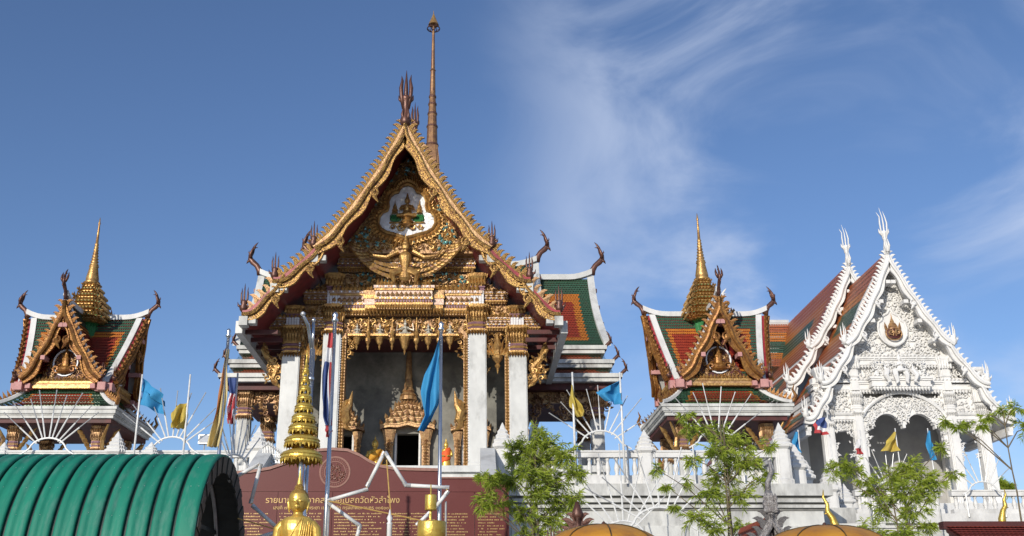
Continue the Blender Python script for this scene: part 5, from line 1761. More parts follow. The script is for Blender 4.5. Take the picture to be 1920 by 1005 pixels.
# tiered umbrella
uy = 13.55
pt = lambda u, v: at(u, v, uy)
ux = pt(566, 840).x
U = thing('tiered_umbrella', 'nine tiered gold ceremonial umbrella on a pole behind the Buddha', 'umbrella', (ux, uy, 0))
mb = MB()
mb.tube([(ux, uy, 0), (ux, uy, pt(0, 700).z)], .028, 10)
mb.build('pole', 'steel', U)
tiers_ = [(862, 38.5, 21), (833, 32.5, 19), (808, 26.5, 17), (788, 21.5, 15), (768, 17, 14), (750, 13.5, 13), (733, 10.5, 12), (716, 8, 12), (699, 6, 12)]
for k, (v, rpx, hpx) in enumerate(tiers_):
    r = rpx * uy / 1960
    z = pt(566, v).z
    h = hpx * uy / 1960 * .98
    mb = MB()
    n = 28
    # dome cap, deep band and scalloped fringe, all thin-walled
    rings = [[(ux + rr * math.cos(2 * math.pi * i / n), uy + rr * math.sin(2 * math.pi * i / n), z + zz_ + (0 if not fr else .02 * (i % 2))) for i in range(n)]
             for rr, zz_, fr in ((r * .97, -.035 * (1 if r > .1 else .5), 1), (r, .0, 0), (r * .985, h * .42, 0), (r * .92, h * .62, 0), (r * .60, h * .88, 0), (r * .25, h * 1.0, 0), (r * .22, h * .96, 0), (r * .58, h * .84, 0), (r * .90, h * .56, 0), (r * .955, h * .40, 0), (r * .965, 0, 0), (r * .95, -.03 * (1 if r > .1 else .5), 1))]
    mb.loft(rings, 0, False)
    for q in (.06, .36):
        mb.tube([(ux + r * 1.01 * math.cos(a * math.pi / 12), uy + r * 1.01 * math.sin(a * math.pi / 12), z + h * q) for a in range(25)], .007, 5)
    nl = max(8, int(r * 2 * math.pi / .055))
    for i in range(nl):
        a = 2 * math.pi * i / nl
        p = Vector((ux + r * math.cos(a), uy + r * math.sin(a), z))
        tdir = Vector((-math.sin(a), math.cos(a), 0)) * .024
        mb.add([p - tdir, p + tdir, p + Vector((0, 0, -.055 - .02 * (i % 2))), p + Vector((math.cos(a), math.sin(a), 0)) * .012 + Vector((0, 0, -.02))], [(0, 1, 3), (1, 2, 3), (2, 0, 3), (0, 2, 1)])
    for i in range(4):
        a = i * math.pi / 4
        mb.tube([(ux - r * .95 * math.cos(a), uy - r * .95 * math.sin(a), z + h * .3), (ux + r * .95 * math.cos(a), uy + r * .95 * math.sin(a), z + h * .3)], .006, 4)
    mb.build('umbrella_tier', 'gold_leaf', U)
mb = MB()
z = pt(570, 697).z
mb.lathe((ux, uy, z), [(.03, 0), (.04, .03), (.02, .055), (.03, .08), (.014, .11), (.02, .135), (.009, .18), (.012, .20), (.004, .30)], circ(10))
mb.build('umbrella_finial', 'gold_leaf', U)
# gold candle cans
for k, (u, v0, v1, r, Y, lb) in enumerate(((807.5, 928, 957, .068, 12.4, 'small gold cylinder lamp on a thin rod, above the wide gold bowl'), (809, 978, 1012, .165, 12.4, 'wide gold cylindrical bowl below the small gold cylinder'))):
    p1, p0 = at(u, v0, Y), at(u, v1, Y)
    t = thing('offering_can', lb, 'canister', (p0.x, Y, 0))
    mb = MB()
    h = p1.z - p0.z
    mb.lathe((p0.x, Y, p0.z), [(r * .96, 0), (r, .01), (r, h - .012), (r * .97, h), (r * .90, h), (r * .90, .02)], circ(28))
    mb.build('can_body', 'gold_leaf', t, True)
    mb = MB()
    mb.tube([(p0.x, Y, .0 if k else at(809, 985, 12.4).z + .02), (p0.x, Y, p0.z + .02)], .016 if not k else .05, 8)
    if not k:
        mb.tube([(p0.x, Y, p1.z - .02), (p0.x, Y, p1.z + .12)], .008, 6)
    mb.build('stand_rod', 'gold_leaf', t)
p = at(731, 960, 12.4)
mb = MB()
mb.lathe((p.x, 12.4, 0), [(.03, 0), (.03, p.z - .14), (.036, p.z - .13), (.02, p.z - .11), (.036, p.z - .07), (.016, p.z - .03), (.005, p.z + .03)], circ(12))
solo(mb, 'candle_post', 'tube_white', 'thin white candle post with a small gold top, between the tube lights', 'candle post', (p.x, 12.4, 0), smooth=True)
# zigzag of tube lights hung round the statue
segs = [((432, 900), (484, 871)), ((488, 874), (471, 940)), ((476, 950), (522, 992)), ((520, 997), (470, 1012)), ((617, 938), (686, 918)), ((690, 909), (719, 851)), ((724, 851), (760, 908)),
        ((766, 910), (838, 914)), ((838, 924), (816, 952)), ((805, 962), (784, 982)), ((618, 945), (672, 984)), ((674, 989), (668, 1012))]
SL = thing('tube_light_frame', 'zigzag frame of jointed fluorescent tubes around the golden Buddha', 'light frame', (bx, 13.9, 0))
ends = []
for (a, b) in segs:
    pa, pb = at(*a, 13.9), at(*b, 13.9)
    mb = MB()
    mb.tube([pa, pb], .025, 10)
    tb = mb.build('tube_light', 'tube_white', SL, True)
    mb = MB()
    d = (pb - pa).normalized()
    for q in (pa, pb):
        s_ = 1 if q == pa else -1
        mb = MB()
        mb.tube([q - d * s_ * .03, q + d * s_ * .03], .029, 8)
        mb.build('end_cap', 'steel_dull', tb)
    ends += [pa, pb]
mb = MB()    # hooked joints and the uprights that carry the frame
for i, j in ((1, 2), (3, 4), (5, 6), (9, 10), (11, 12), (13, 14), (15, 16), (17, 18), (21, 22), (8, 20)):
    if i < len(ends) and j < len(ends):
        mb.tube([ends[i], (ends[i] + ends[j]) / 2 + Vector((0, -.02, .0)), ends[j]], .010, 5)
mb.build('joint_hooks', 'rope_gold', SL)
for u in (617, 836, 560):
    q = at(u, 940 if u not in (721, 486) else 860, 13.95)
    mb = MB()
    mb.tube([(q.x, 13.96, 0), (q.x, 13.96, q.z)], .014, 6)
    mb.build('upright', 'steel_dull', SL)
for a, b in (((446, 972), (522, 994)), ((640, 944), (790, 976)), ((725, 862), (733, 966)), ((618, 940), (640, 944))):
    mb = MB()
    mb.tube([at(*a, 13.85), at(*b, 13.85)], .009, 6)
    mb.build('gold_cord', 'rope_gold', SL)

# ---------------------------------------------------------------- flags, poles, lamp
def pole(name, label, cat, utop, vtop, Y, rad, flag=None, ball=True, matn='steel', base=0.0, group=None):
    p = at(utop, vtop, Y)
    t = thing(name, label, cat, (p.x, Y, base), group)
    mb = MB()
    mb.tube([(p.x, Y, base), (p.x, Y, base + (p.z - base) * .55), (p.x, Y, p.z)], [rad, rad * .92, rad * .75], 10)
    if ball:
        mb.lathe((p.x, Y, p.z), [(rad * .6, 0), (rad * 1.5, rad * 1.2), (rad * .8, rad * 2.4), (rad * 1.25, rad * 3.4), (rad * .9, rad * 4.4), (rad * .1, rad * 5)], circ(10))
    mb.build('pole', matn, t, True)
    return t, p
def cloth(parent, rows, Y, amp, folds, mats, mi_fn, label=None, ph=0.0, nu=22, name='flag'):
    """hanging cloth: rows = (left pixel, right pixel, v) down its length, folded in depth"""
    mb = MB()
    nr = len(rows)
    grid = []
    for j in range(24):
        q = j / 23 * (nr - 1)
        i = min(nr - 2, int(q))
        t = q - i
        t2 = t * t * (3 - 2 * t) * .4 + t * .6
        l_, r_, v_ = [rows[i][k] + (rows[i + 1][k] - rows[i][k]) * t2 for k in range(3)]
        row = []
        for k in range(nu + 1):
            s_ = k / nu
            p = at(l_ + (r_ - l_) * s_, v_ + (rows[i][3] if len(rows[i]) > 3 else 0) * s_, Y)
            p.y += amp * math.sin(s_ * folds * 2 * math.pi + ph + j * .11) * (.4 + .6 * j / 23) + amp * .4 * math.sin(s_ * folds * 4.3 + j * .23)
            p.x += amp * .25 * math.sin(j * .5 + s_ * 9)
            row.append(p)
        grid.append(row)
    for th in (0, 1):
        o = len(mb.v)
        mb.v += [tuple(p + Vector((0, .006 * th, 0))) for r in grid for p in r]
        for j in range(23):
            for k in range(nu):
                f = (o + j * (nu + 1) + k, o + j * (nu + 1) + k + 1, o + (j + 1) * (nu + 1) + k + 1, o + (j + 1) * (nu + 1) + k)
                mb.f.append(f if th else f[::-1])
                mb.m.append(mi_fn((k + .5) / nu, (j + .5) / 23))
    return mb.build(name, mats, parent, True)
one = lambda u, v: 0
FG = 'flagpoles standing in the forecourt'
# blue flag by the main door
t, p = pole('flagpole', 'steel flagpole with a long blue flag hanging before the temple door', 'flagpole', 827, 622, 14.0, .030, group=FG)
cloth(t, [(824, 827, 632), (812, 826, 665), (797, 825, 700), (789, 824, 735), (791, 823, 760), (797, 812, 780), (784, 794, 808)], 14.0, .05, 2.1, ['cloth_blue'], one)
# Thai flag
t, p = pole('flagpole', 'steel flagpole with a furled red, white and blue flag by the gold umbrella', 'flagpole', 628, 606, 14.3, .034, group=FG)
cloth(t, [(616, 626, 624), (611, 624, 655), (605, 623, 700), (603, 622, 745), (605, 622, 780), (612, 622, 798)], 14.3, .04, 2.4, ['cloth_navy', 'cloth_white', 'cloth_red'],
      lambda u, v: (2 if v < .16 else 1 if v < .30 else 0 if u < .62 else (1 if u < .72 else 2)))
cloth(t, [(609, 620, 797), (610, 623, 808), (612, 619, 820)], 14.3, .03, 2.0, ['cloth_red'], one, name='flag_corner')
# orange and cream hanging flag
t, p = pole('flagpole', 'steel flagpole with a long faded orange and cream flag beside the canopy', 'flagpole', 428, 634, 15.0, .030, group=FG)
cloth(t, [(425, 429, 655), (418, 427, 695), (408, 425, 745), (398, 421, 795), (388, 410, 838)], 15.0, .05, 2.6, ['cloth_cream', 'cloth_orange'], lambda u, v: 1 if (u < .18 + .2 * math.sin(v * 4) and v < .75) else 0)
t, p = pole('flagpole', 'thin steel flagpole with a small red, white and blue flag left of the temple', 'flagpole', 446, 700, 24.0, .028, ball=False, group=FG)
cloth(t, [(424, 444, 708), (430, 444, 740), (423, 443, 768), (428, 441, 795)], 24.0, .07, 2.3, ['cloth_navy', 'cloth_white', 'cloth_red'], lambda u, v: 0 if v < .3 else (1 if (u * 3 + v * 4) % 1.6 < .7 else 2))
# terrace flags
FT = 'flagpoles on the upper terrace'
t, p = pole('flagpole', 'white flagpole with a flying blue flag beside the left pavilion', 'flagpole', 267, 702, 28.85, .030, ball=False, matn='tube_white', base=FLOOR, group=FT)
cloth(t, [(266, 306, 708, 32), (264, 306, 730, 20), (263, 307, 758, 15)], 28.85, .12, 1.2, ['cloth_blue'], one)
t, p = pole('flagpole', 'white flagpole with a drooping yellow flag left of the temple', 'flagpole', 357, 702, 28.85, .030, ball=False, matn='tube_white', base=FLOOR, group=FT)
cloth(t, [(330, 353, 760, -5), (321, 351, 772), (319, 349, 792), (322, 342, 803)], 28.85, .12, 2.0, ['cloth_yellow'], one)
t, p = pole('flagpole', 'pale flagpole with a drooping yellow flag right of the temple columns', 'flagpole', 1073, 698, 28.75, .035, ball=False, matn='tube_white', base=FLOOR, group=FT)
cloth(t, [(1071, 1075, 722), (1068, 1079, 745), (1070, 1090, 762), (1076, 1097, 772), (1084, 1092, 782)], 28.75, .10, 1.6, ['cloth_yellow'], one)
t, p = pole('flagpole', 'white flagpole with a flying blue flag in the open sky beside the temple', 'flagpole', 1162, 698, 28.6, .032, ball=False, matn='tube_white', base=FLOOR, group=FT)
cloth(t, [(1140, 1163, 732, -20), (1121, 1164, 733, 0), (1119, 1165, 738, 8), (1138, 1165, 752, 0)], 28.6, .10, 1.4, ['cloth_blue'], one)
t, p = pole('flagpole', 'thin flagpole with a red, white and blue flag by the white hall corner', 'flagpole', 1550, 768, 32.6, .022, ball=False, matn='tube_white', base=4.4, group=FT)
cloth(t, [(1530, 1549, 786, -4), (1527, 1550, 797, 4), (1529, 1551, 812, 4)], 32.6, .10, 1.3, ['cloth_navy', 'cloth_white', 'cloth_red'], lambda u, v: 2 if v > .8 or u < .2 else 1 if v > .58 else 0)
t, p = pole('flagpole', 'thin flagpole with a dark blue flag left of the white hall columns', 'flagpole', 1496, 806, 32.5, .022, ball=False, matn='tube_white', base=4.4, group=FT)
cloth(t, [(1490, 1496, 810), (1487, 1498, 830), (1488, 1500, 850)], 32.5, .08, 1.3, ['cloth_blue'], one)
t, p = pole('flagpole', 'slanting yellow pennant on a pole in the middle of the white hall arch', 'flagpole', 1678, 803, 33.6, .022, ball=False, matn='tube_white', base=4.9, group=FT)
cloth(t, [(1675, 1679, 810), (1664, 1681, 828), (1653, 1684, 846)], 33.6, .10, 1.3, ['cloth_yellow'], one)
t, p = pole('flagpole', 'narrow blue flag on a pole in the right arch of the white hall', 'flagpole', 1739, 803, 33.6, .022, ball=False, matn='tube_white', base=4.9, group=FT)
cloth(t, [(1738, 1744, 808), (1738, 1748, 830), (1742, 1752, 850), (1747, 1753, 863)], 33.6, .08, 1.4, ['cloth_blue'], one)
t, p = pole('flagpole', 'thin flagpole with a drooping red and white flag by the left arch pillar', 'flagpole', 1612, 805, 33.5, .022, ball=False, matn='tube_white', base=4.9, group=FT)
cloth(t, [(1606, 1613, 824), (1605, 1615, 840), (1608, 1616, 852)], 33.5, .08, 1.3, ['cloth_white', 'cloth_red'], lambda u, v: 1 if v > .5 else 0)
# lamp post with a bent arm
q = at(586, 655, 14.1)
t = thing('lamp_post', 'steel lamp post with a bent arm beside the gold umbrella', 'lamp post', (q.x, 14.1, 0))
mb = MB()
mb.tube([(q.x, 14.1, 0), (q.x, 14.1, q.z)], .036, 12)
mb.lathe((q.x, 14.1, q.z - .45), [(.037, 0), (.045, .01), (.045, .05), (.037, .06)], circ(12))
mb.build('post', 'steel', t, True)
mb = MB()
mb.tube([(q.x, 14.1, q.z), at(588, 604, 14.1)], .020, 8)
mb.lathe(at(588, 604, 14.1), [(.014, 0), (.030, .03), (.012, .06)], circ(8))
mb.tube([(q.x - .01, 14.1, q.z), at(581, 630, 14.08), at(578, 610, 14.0), at(569, 592, 13.85)], [.026, .026, .024, .02], 8)
mb.build('bent_arm', 'steel', t, True)
mb = MB()
mb.lathe(at(568, 590, 13.85), [(.02, -.02), (.035, .0), (.03, .03), (.01, .045)], circ(10))
mb.build('lamp_head', 'steel_dull', t)

# ---------------------------------------------------------------- fans of white rods
def fan(u, v, Y, base, n, spread, rin, rout, label, rz=0.0, tubes='tube_white'):
    c = at(u, v, Y)
    t = thing('rod_fan', label, 'light fan', (c.x, Y, base), 'fans of white light rods')
    ca, sa = math.cos(rz), math.sin(rz)
    def W(x, z): return Vector((c.x + x * ca, Y + x * sa, c.z + z))
    mb = MB()
    pts = [W(-rin * 1.5, -rin * .1), W(-rin * 1.15, rin * .1)]
    pts += [W(rin * math.cos(a), rin * .72 * math.sin(a) + rin * .1) for a in [math.pi * (1 - k / 14) for k in range(1, 14)]]
    pts += [W(rin * 1.15, rin * .1), W(rin * 1.5, -rin * .1)]
    mb.tube(pts, .026, 7)
    mb.build('arch', 'tube_white', t)
    for s_ in (-1, 1):
        mb = MB()
        p = W(s_ * rin * 1.3, 0)
        mb.tube([(p.x, p.y, base), p], .025, 6)
        mb.build('foot', 'steel_dull', t)
    for k in range(n):
        a = spread * (2 * k / (n - 1) - 1)
        ro = rout * (1 + .06 * math.sin(k * 2.3 + u))
        a += .03 * math.sin(k * 3.7 + u)
        r0 = rin * .80
        mb = MB()
        e1 = W(r0 * math.sin(a), r0 * math.cos(a))
        e2 = W(ro * math.sin(a), ro * math.cos(a))
        m_ = e1.lerp(e2, .52)
        mb.tube([e1, m_], .021, 6)
        rd = mb.build('light_rod', tubes, t)
        mb = MB()
        mb.tube([m_, e2], .014, 6)
        mb.tube([e2, e2.lerp(e1, -.02)], .019, 6)
        mb.build('rod_tip', 'steel_dull', rd)
    return t
fan(88, 850, 28.9, FLOOR, 9, R(50), .52, 1.74, 'fan of white rods in front of the left pavilion')
fan(321, 848, 28.9, FLOOR, 9, R(54), .52, 1.74, 'fan of white rods between the blue and yellow flags on the left')
fan(1128, 838, 28.9, FLOOR, 9, R(56), .55, 1.72, 'fan of white rods between the yellow flag and the blue flag beside the temple')
fan(1345, 836, 28.9, FLOOR, 8, R(52), .52, 1.68, 'fan of white rods in front of the tiled right pavilion')
fan(1240, 995, 23.0, 0, 9, R(62), .6, 1.75, 'large fan of white rods low against the terrace wall behind the bamboo')
fan(1170, 1010, 25.5, 0, 7, R(48), .5, 2.1, 'tall fan of thin white rods at the terrace foot beside the silver gable')
fan(440, 886, 24.0, 0, 8, R(40), .5, 1.25, 'fan of white rods seen edge on behind the canopy end', R(62))
fan(1668, 925, 33.8, 5.3, 7, R(44), .45, 1.35, 'fan of white rods below the arch of the white hall')
fan(1845, 925, 33.8, 5.3, 7, R(48), .45, 1.35, 'fan of white rods right of the last white hall column')

# ---------------------------------------------------------------- statues in the porch, railing, floodlight
def seated_small(u, v0, v1, Y, label, robe):
    a, b = at(u, v0, Y), at(u, v1, Y)
    h = b.z - a.z
    mb = MB()
    x = a.x
    mb.lathe((x, Y, a.z), [(.26 * h, 0), (.30 * h, .05 * h), (.20 * h, .16 * h), (.15 * h, .28 * h), (.19 * h, .46 * h), (.17 * h, .55 * h), (.06 * h, .60 * h), (.055 * h, .63 * h), (.095 * h, .68 * h), (.10 * h, .76 * h), (.07 * h, .82 * h), (.03 * h, .88 * h), (.006 * h, 1.0 * h)], circ(14), 0, .75)
    for s_ in (-1, 1):
        mb.tube([(x + s_ * .17 * h, Y, a.z + .53 * h), (x + s_ * .23 * h, Y - .02, a.z + .34 * h), (x + s_ * .06 * h, Y - .2 * h, a.z + .22 * h)], [.06 * h, .055 * h, .035 * h], 8)
        mb.tube([(x + s_ * .1 * h, Y, a.z + .08 * h), (x + s_ * .34 * h, Y - .12 * h, a.z + .08 * h), (x - s_ * .06 * h, Y - .26 * h, a.z + .07 * h)], [.10 * h, .08 * h, .05 * h], 8)
    o = remeshed(mb, 'seated_statue', 'gold_statue', h * .018, Vector((x, Y, a.z)))
    o['label'] = label
    o['category'] = 'statue'
    mb = MB()
    mb.tube([(x + .17 * h, Y - .09 * h, a.z + .55 * h), (x + .02 * h, Y - .17 * h, a.z + .42 * h), (x - .16 * h, Y - .14 * h, a.z + .24 * h)], [.05 * h, .10 * h, .09 * h], 8)
    mb.tube([(x + .19 * h, Y - .05 * h, a.z + .54 * h), (x + .20 * h, Y - .12 * h, a.z + .3 * h), (x + .16 * h, Y - .2 * h, a.z + .12 * h)], [.06 * h, .07 * h, .05 * h], 8)
    mb.build('robe', robe, o, True)
    mb = MB()
    mb.lathe((x, Y, PLINTH), [(.45 * h, 0), (.45 * h, .1), (.36 * h, .16), (.34 * h, a.z - PLINTH - .1), (.40 * h, a.z - PLINTH)], CROSS)
    solo(mb, 'statue_stand', 'gold_aged', 'gilded stand under the yellow robed seated statue', 'pedestal', (x, Y, PLINTH))
seated_small(702, 882, 815, 42.0, 'small seated golden statue in a yellow robe beside the door', 'robe_yellow')
a, b = at(836, 893, 41.6), at(836, 820, 41.6)
h = b.z - a.z
x, Y = a.x, 41.6
mb = MB()
mb.lathe((x, Y, a.z), [(.13 * h, 0), (.11 * h, .04 * h), (.10 * h, .10 * h), (.13 * h, .26 * h), (.115 * h, .40 * h), (.09 * h, .48 * h), (.12 * h, .62 * h), (.115 * h, .68 * h), (.045 * h, .715 * h), (.04 * h, .735 * h), (.062 * h, .76 * h), (.065 * h, .81 * h), (.05 * h, .845 * h), (.03 * h, .88 * h), (.006, h)], circ(14), 0, .8)
for s_ in (-1, 1):
    mb.tube([(x + s_ * .115 * h, Y, a.z + .67 * h), (x + s_ * .15 * h, Y - .01, a.z + .52 * h), (x + s_ * .03 * h, Y - .13 * h, a.z + .50 * h)], [.04 * h, .035 * h, .025 * h], 8)
    mb.tube([(x + s_ * .05 * h, Y, a.z + .1 * h), (x + s_ * .055 * h, Y - .06 * h, a.z + .01 * h)], [.05 * h, .03 * h], 8)
o = remeshed(mb, 'standing_statue', 'gold_statue', .018, Vector((x, Y, a.z)))
o['label'] = 'standing golden statue in a bright orange sash beside the door'
o['category'] = 'statue'
mb = MB()
mb.loft([[(x + rx * math.cos(k * math.pi / 8), Y + rx * .85 * math.sin(k * math.pi / 8), a.z + z * h + .05 * h * math.cos(k * math.pi / 8)) for k in range(16)] for rx, z in ((.11 * h, .36), (.128 * h, .42), (.118 * h, .50), (.132 * h, .62), (.10 * h, .69))])
mb.build('sash', 'robe_orange', o, True)
mb = MB()
mb.lathe((x, Y, PLINTH), [(.35, 0), (.35, .1), (.25, .14), (.25, a.z - PLINTH - .05), (.3, a.z - PLINTH)], CROSS)
solo(mb, 'statue_stand', 'gold_aged', 'gilded stand under the statue with the orange sash', 'pedestal', (x, Y, PLINTH))
# iron railing beside the stair
rl = thing('iron_railing', 'ornate grey iron railing with spear tips above the granite wall', 'railing', (at(515, 880, 28.6).x, 28.6, FLOOR))
for k in range(17):
    u = 494 + k * 3.0
    vt = 828 + abs(k - 3) * 2.2
    pz = at(u, vt, 28.6)
    mb = MB()
    mb.tube([(pz.x, 28.6, FLOOR - .35), (pz.x, 28.6, pz.z - .08)], .014, 5)
    mb.tube([(pz.x, 28.6, pz.z - .1), (pz.x, 28.6, pz.z - .05), (pz.x, 28.6, pz.z + .03)], [.012, .028, .002], 5)
    br = mb.build('bar', 'steel_dull', rl)
mb = MB()
for v in (852, 876):
    mb.tube([at(492, v, 28.6), at(545, v + 2, 28.6)], .016, 5)
for k in range(8):
    c = at(497 + k * 6.2, 866, 28.6)
    mb.curl(c.x, 28.6, c.z, .13, 1 if k % 2 else -1, 0)
mb.build('rail', 'steel_dull', rl)
c = at(384, 825, 29.2)
t = thing('floodlight', 'small grey floodlight on the balustrade beside the cream flag', 'floodlight', (c.x, 29.2, FLOOR + .95))
mb = MB()
mb.box(c.x - .16, c.x + .16, 29.1, 29.28, c.z - .12, c.z + .14)
for k in range(5):
    mb.box(c.x - .14 + k * .06, c.x - .12 + k * .06, 29.28, 29.34, c.z - .1, c.z + .12)
mb.build('housing', 'steel_dull', t)
mb = MB()
mb.box(c.x - .13, c.x + .13, 29.085, 29.1, c.z - .09, c.z + .11)
mb.build('glass', 'glass_lamp', t)
mb = MB()
mb.tube([(c.x, 29.2, FLOOR + .95), (c.x, 29.2, c.z - .12)], .02, 6)
mb.build('bracket', 'steel_dull', t)

# ---------------------------------------------------------------- small shrine roofs and parasols along the bottom
def shrine(u, v, Y, hw, hh, back, label, finm, roofm, finial):
    c = at(u, v, Y)
    t = thing('shrine', label, 'shrine', (c.x, Y, 0))
    mb = MB()
    mb.prism([(c.x - hw * .7, c.z - hh * .8), (c.x + hw * .7, c.z - hh * .8), (c.x, c.z - .12)], Y + .1, Y + .16)
    mb.build('gable_field', 'red_lacquer', t)
    for s_ in (-1, 1):
        mb = MB()
        def fn(u_, v_): return Vector((c.x + s_ * hw * v_, Y + back * u_, c.z - .03 - hh * v_ ** .8))
        tile_patch(mb, fn if s_ < 0 else (lambda u_, v_: fn(1 - u_, v_)), (s_ * .8, 0, .5), 14, 10, one, .015)
        mb.build('roof_tiles', [roofm], t, kind='stuff')
        mb = MB()
        mb.prism([(c.x, c.z - .06), (c.x + s_ * hw, c.z - hh - .05), (c.x + s_ * hw, c.z - hh - .1), (c.x, c.z - .14)][::-s_], Y + .02, Y + back)
        mb.build('roof_deck', 'soffit_dark', t)
        barge(t, c.x, Y - .06, s_, (0.0, c.z), (hw, c.z - hh), .02, .13, [finm, finm], finm, 7, .17, 2, .1, tail=finm, tailh=.3, flick=.06)
        for yy in (.25, back - .2):
            mb = MB()
            mb.lathe((c.x + s_ * hw * .72, Y + yy, 0), [(.09, 0), (.09, .2), (.06, .25), (.06, c.z - hh - .1)], CROSS)
            mb.build('post', 'red_lacquer', t)
    mb = MB()
    if finial:
        f = finial
        mb.lathe((c.x, Y, c.z - .06), [(.04, 0), (.07, .08), (.085, .17), (.06, .26), (.04, .33)], circ(12))
        for k in range(12):
            mb.leaf(c.x - .06 + .04 * (k % 4), Y - .07, c.z + .0 + .07 * (k // 4), .06, .1, 0, .5)
        mb.tube([(c.x, Y, c.z + .22), (c.x + .005, Y, c.z + .36), (c.x + .06, Y - .02, c.z + .5), (c.x + .05, Y, c.z + .62), (c.x + .075, Y, c.z + f)], [.042, .036, .03, .022, .004], 8)
    else:
        mb.lathe((c.x, Y, c.z - .06), [(.05, 0), (.08, .08), (.05, .16), (.02, .24)], circ(10))
    mb.build('apex_finial', finm, t, True)
    return t
shrine(1444, 962, 13.0, .44, .62, 1.5, 'small shrine gable edged with silver scales and a tall silver finial', 'silver', 'tile_red', .66)
shrine(1083, 968, 13.4, .36, .52, 1.2, 'small brown shrine gable half hidden by the bamboo tree', 'bronze', 'tile_brown', 0)
def parasol(u, v, Y, r, label):
    c = at(u, v, Y)
    t = thing('parasol', label, 'parasol', (c.x, Y, 0), 'orange gold parasols at the front')
    n = 24
    for k in range(8):
        mb = MB()
        rings = []
        for j in range(9):
            q = j / 8
            rr = r * math.sin(q * math.pi / 2)
            z = c.z - r * .42 * (1 - math.cos(q * math.pi / 2)) ** 1.0
            rings.append([(c.x + rr * math.cos(2 * math.pi * (k + i / 4) / 8) * (1 - .02 * math.sin(math.pi * i / 4)), Y + rr * math.sin(2 * math.pi * (k + i / 4) / 8) * (1 - .02 * math.sin(math.pi * i / 4)), z) for i in range(5)])
        up = rings
        vs_ = [p for rg in rings for p in rg]
        fs = [(j * 5 + i, (j + 1) * 5 + i, (j + 1) * 5 + i + 1, j * 5 + i + 1) for j in range(8) for i in range(4)]
        mb.add(vs_, fs)
        mb.build('canopy_panel', 'parasol', t, True)
    for k in range(8):
        mb = MB()
        a_ = 2 * math.pi * k / 8
        mb.tube([(c.x + r * math.sin(q * math.pi / 16) * math.cos(a_), Y + r * math.sin(q * math.pi / 16) * math.sin(a_), c.z - r * .42 * (1 - math.cos(q * math.pi / 16)) + .003) for q in range(9)], .008, 5)
        mb.build('rib_seam', 'bronze_green', t)
    mb = MB()
    mb.tube([(c.x, Y, 0), (c.x, Y, c.z + .02)], .02, 8)
    mb.lathe((c.x, Y, c.z), [(.03, 0), (.02, .02), (.005, .035)], circ(8))
    mb.build('stick', 'bronze', t)
parasol(1132, 984, 11.0, .60, 'orange gold parasol below the brown shrine gable')
parasol(1546, 986, 11.0, .68, 'orange gold parasol right of the silver shrine gable')
def gold_horn(u, v0, v1, Y, s_, label):
    a, b = at(u, v1, Y), at(u, v0, Y)
    h = b.z - a.z
    t = thing('gold_finial', label, 'finial', (a.x, Y, 0), 'slender gold finials on poles')
    mb = MB()
    mb.tube([(a.x, Y, a.z - .1), (a.x - s_ * .03 * h, Y, a.z + .1 * h), (a.x - s_ * .10 * h, Y, a.z + .35 * h), (a.x - s_ * .20 * h, Y, a.z + .5 * h), (a.x - s_ * .18 * h, Y, a.z + .66 * h), (a.x - s_ * .26 * h, Y, a.z + .82 * h), (a.x - s_ * .24 * h, Y, a.z + h)],
            [.10 * h, .11 * h, .075 * h, .06 * h, .045 * h, .03 * h, .004], 9)
    mb.tube([(a.x - s_ * .18 * h, Y, a.z + .46 * h), (a.x - s_ * .28 * h, Y, a.z + .44 * h)], [.04 * h, .01 * h], 6)
    mb.build('horn', 'gold_leaf', t, True)
    mb = MB()
    mb.tube([(a.x, Y, 0), (a.x, Y, a.z)], .04, 8)
    mb.build('pole', 'bronze', t)
gold_horn(1572, 918, 1000, 13.0, 1, 'slender gold finial rising above the right parasol')
gold_horn(1878, 916, 980, 14.0, -1, 'slender gold finial against the hall balustrade above the red roof')
# red roof at the right edge
c0, c1 = at(1772, 983, 13.6), at(1990, 981, 13.6)
t = thing('red_roof_stall', 'low red tiled roof below the hall balustrade', 'stall', ((c0.x + c1.x) / 2, 13.0, 0))
mb = MB()
def fn(u, v): return Vector((c0.x + (c1.x - c0.x) * u, 13.6 - 1.3 * v, c0.z - .02 - .55 * v))
tile_patch(mb, fn, (0, -.5, .85), 26, 16, one, .015)
mb.build('roof_tiles', ['tile_red'], t, kind='stuff')
mb = MB()
mb.add([fn(0, 0) - Vector((0, 0, .03)), fn(0, 1) - Vector((0, 0, .03)), fn(1, 1) - Vector((0, 0, .03)), fn(1, 0) - Vector((0, 0, .03)), fn(0, 0) - Vector((0, 0, .08)), fn(0, 1) - Vector((0, 0, .08)), fn(1, 1) - Vector((0, 0, .08)), fn(1, 0) - Vector((0, 0, .08))],
       [(0, 1, 2, 3), (7, 6, 5, 4), (0, 4, 5, 1), (1, 5, 6, 2), (2, 6, 7, 3), (3, 7, 4, 0)])
mb.box(c0.x - .03, c1.x, 13.58, 13.72, c0.z - .06, c0.z + .035)
mb.build('roof_deck', 'soffit_dark', t)
for x in (c0.x + .1, c1.x - .1):
    for y in (12.4, 13.6):
        mb = MB()
        mb.box(x - .05, x + .05, y - .05, y + .05, 0, c0.z - .1 - (13.6 - y) * .42)
        mb.build('post', 'bronze', t)

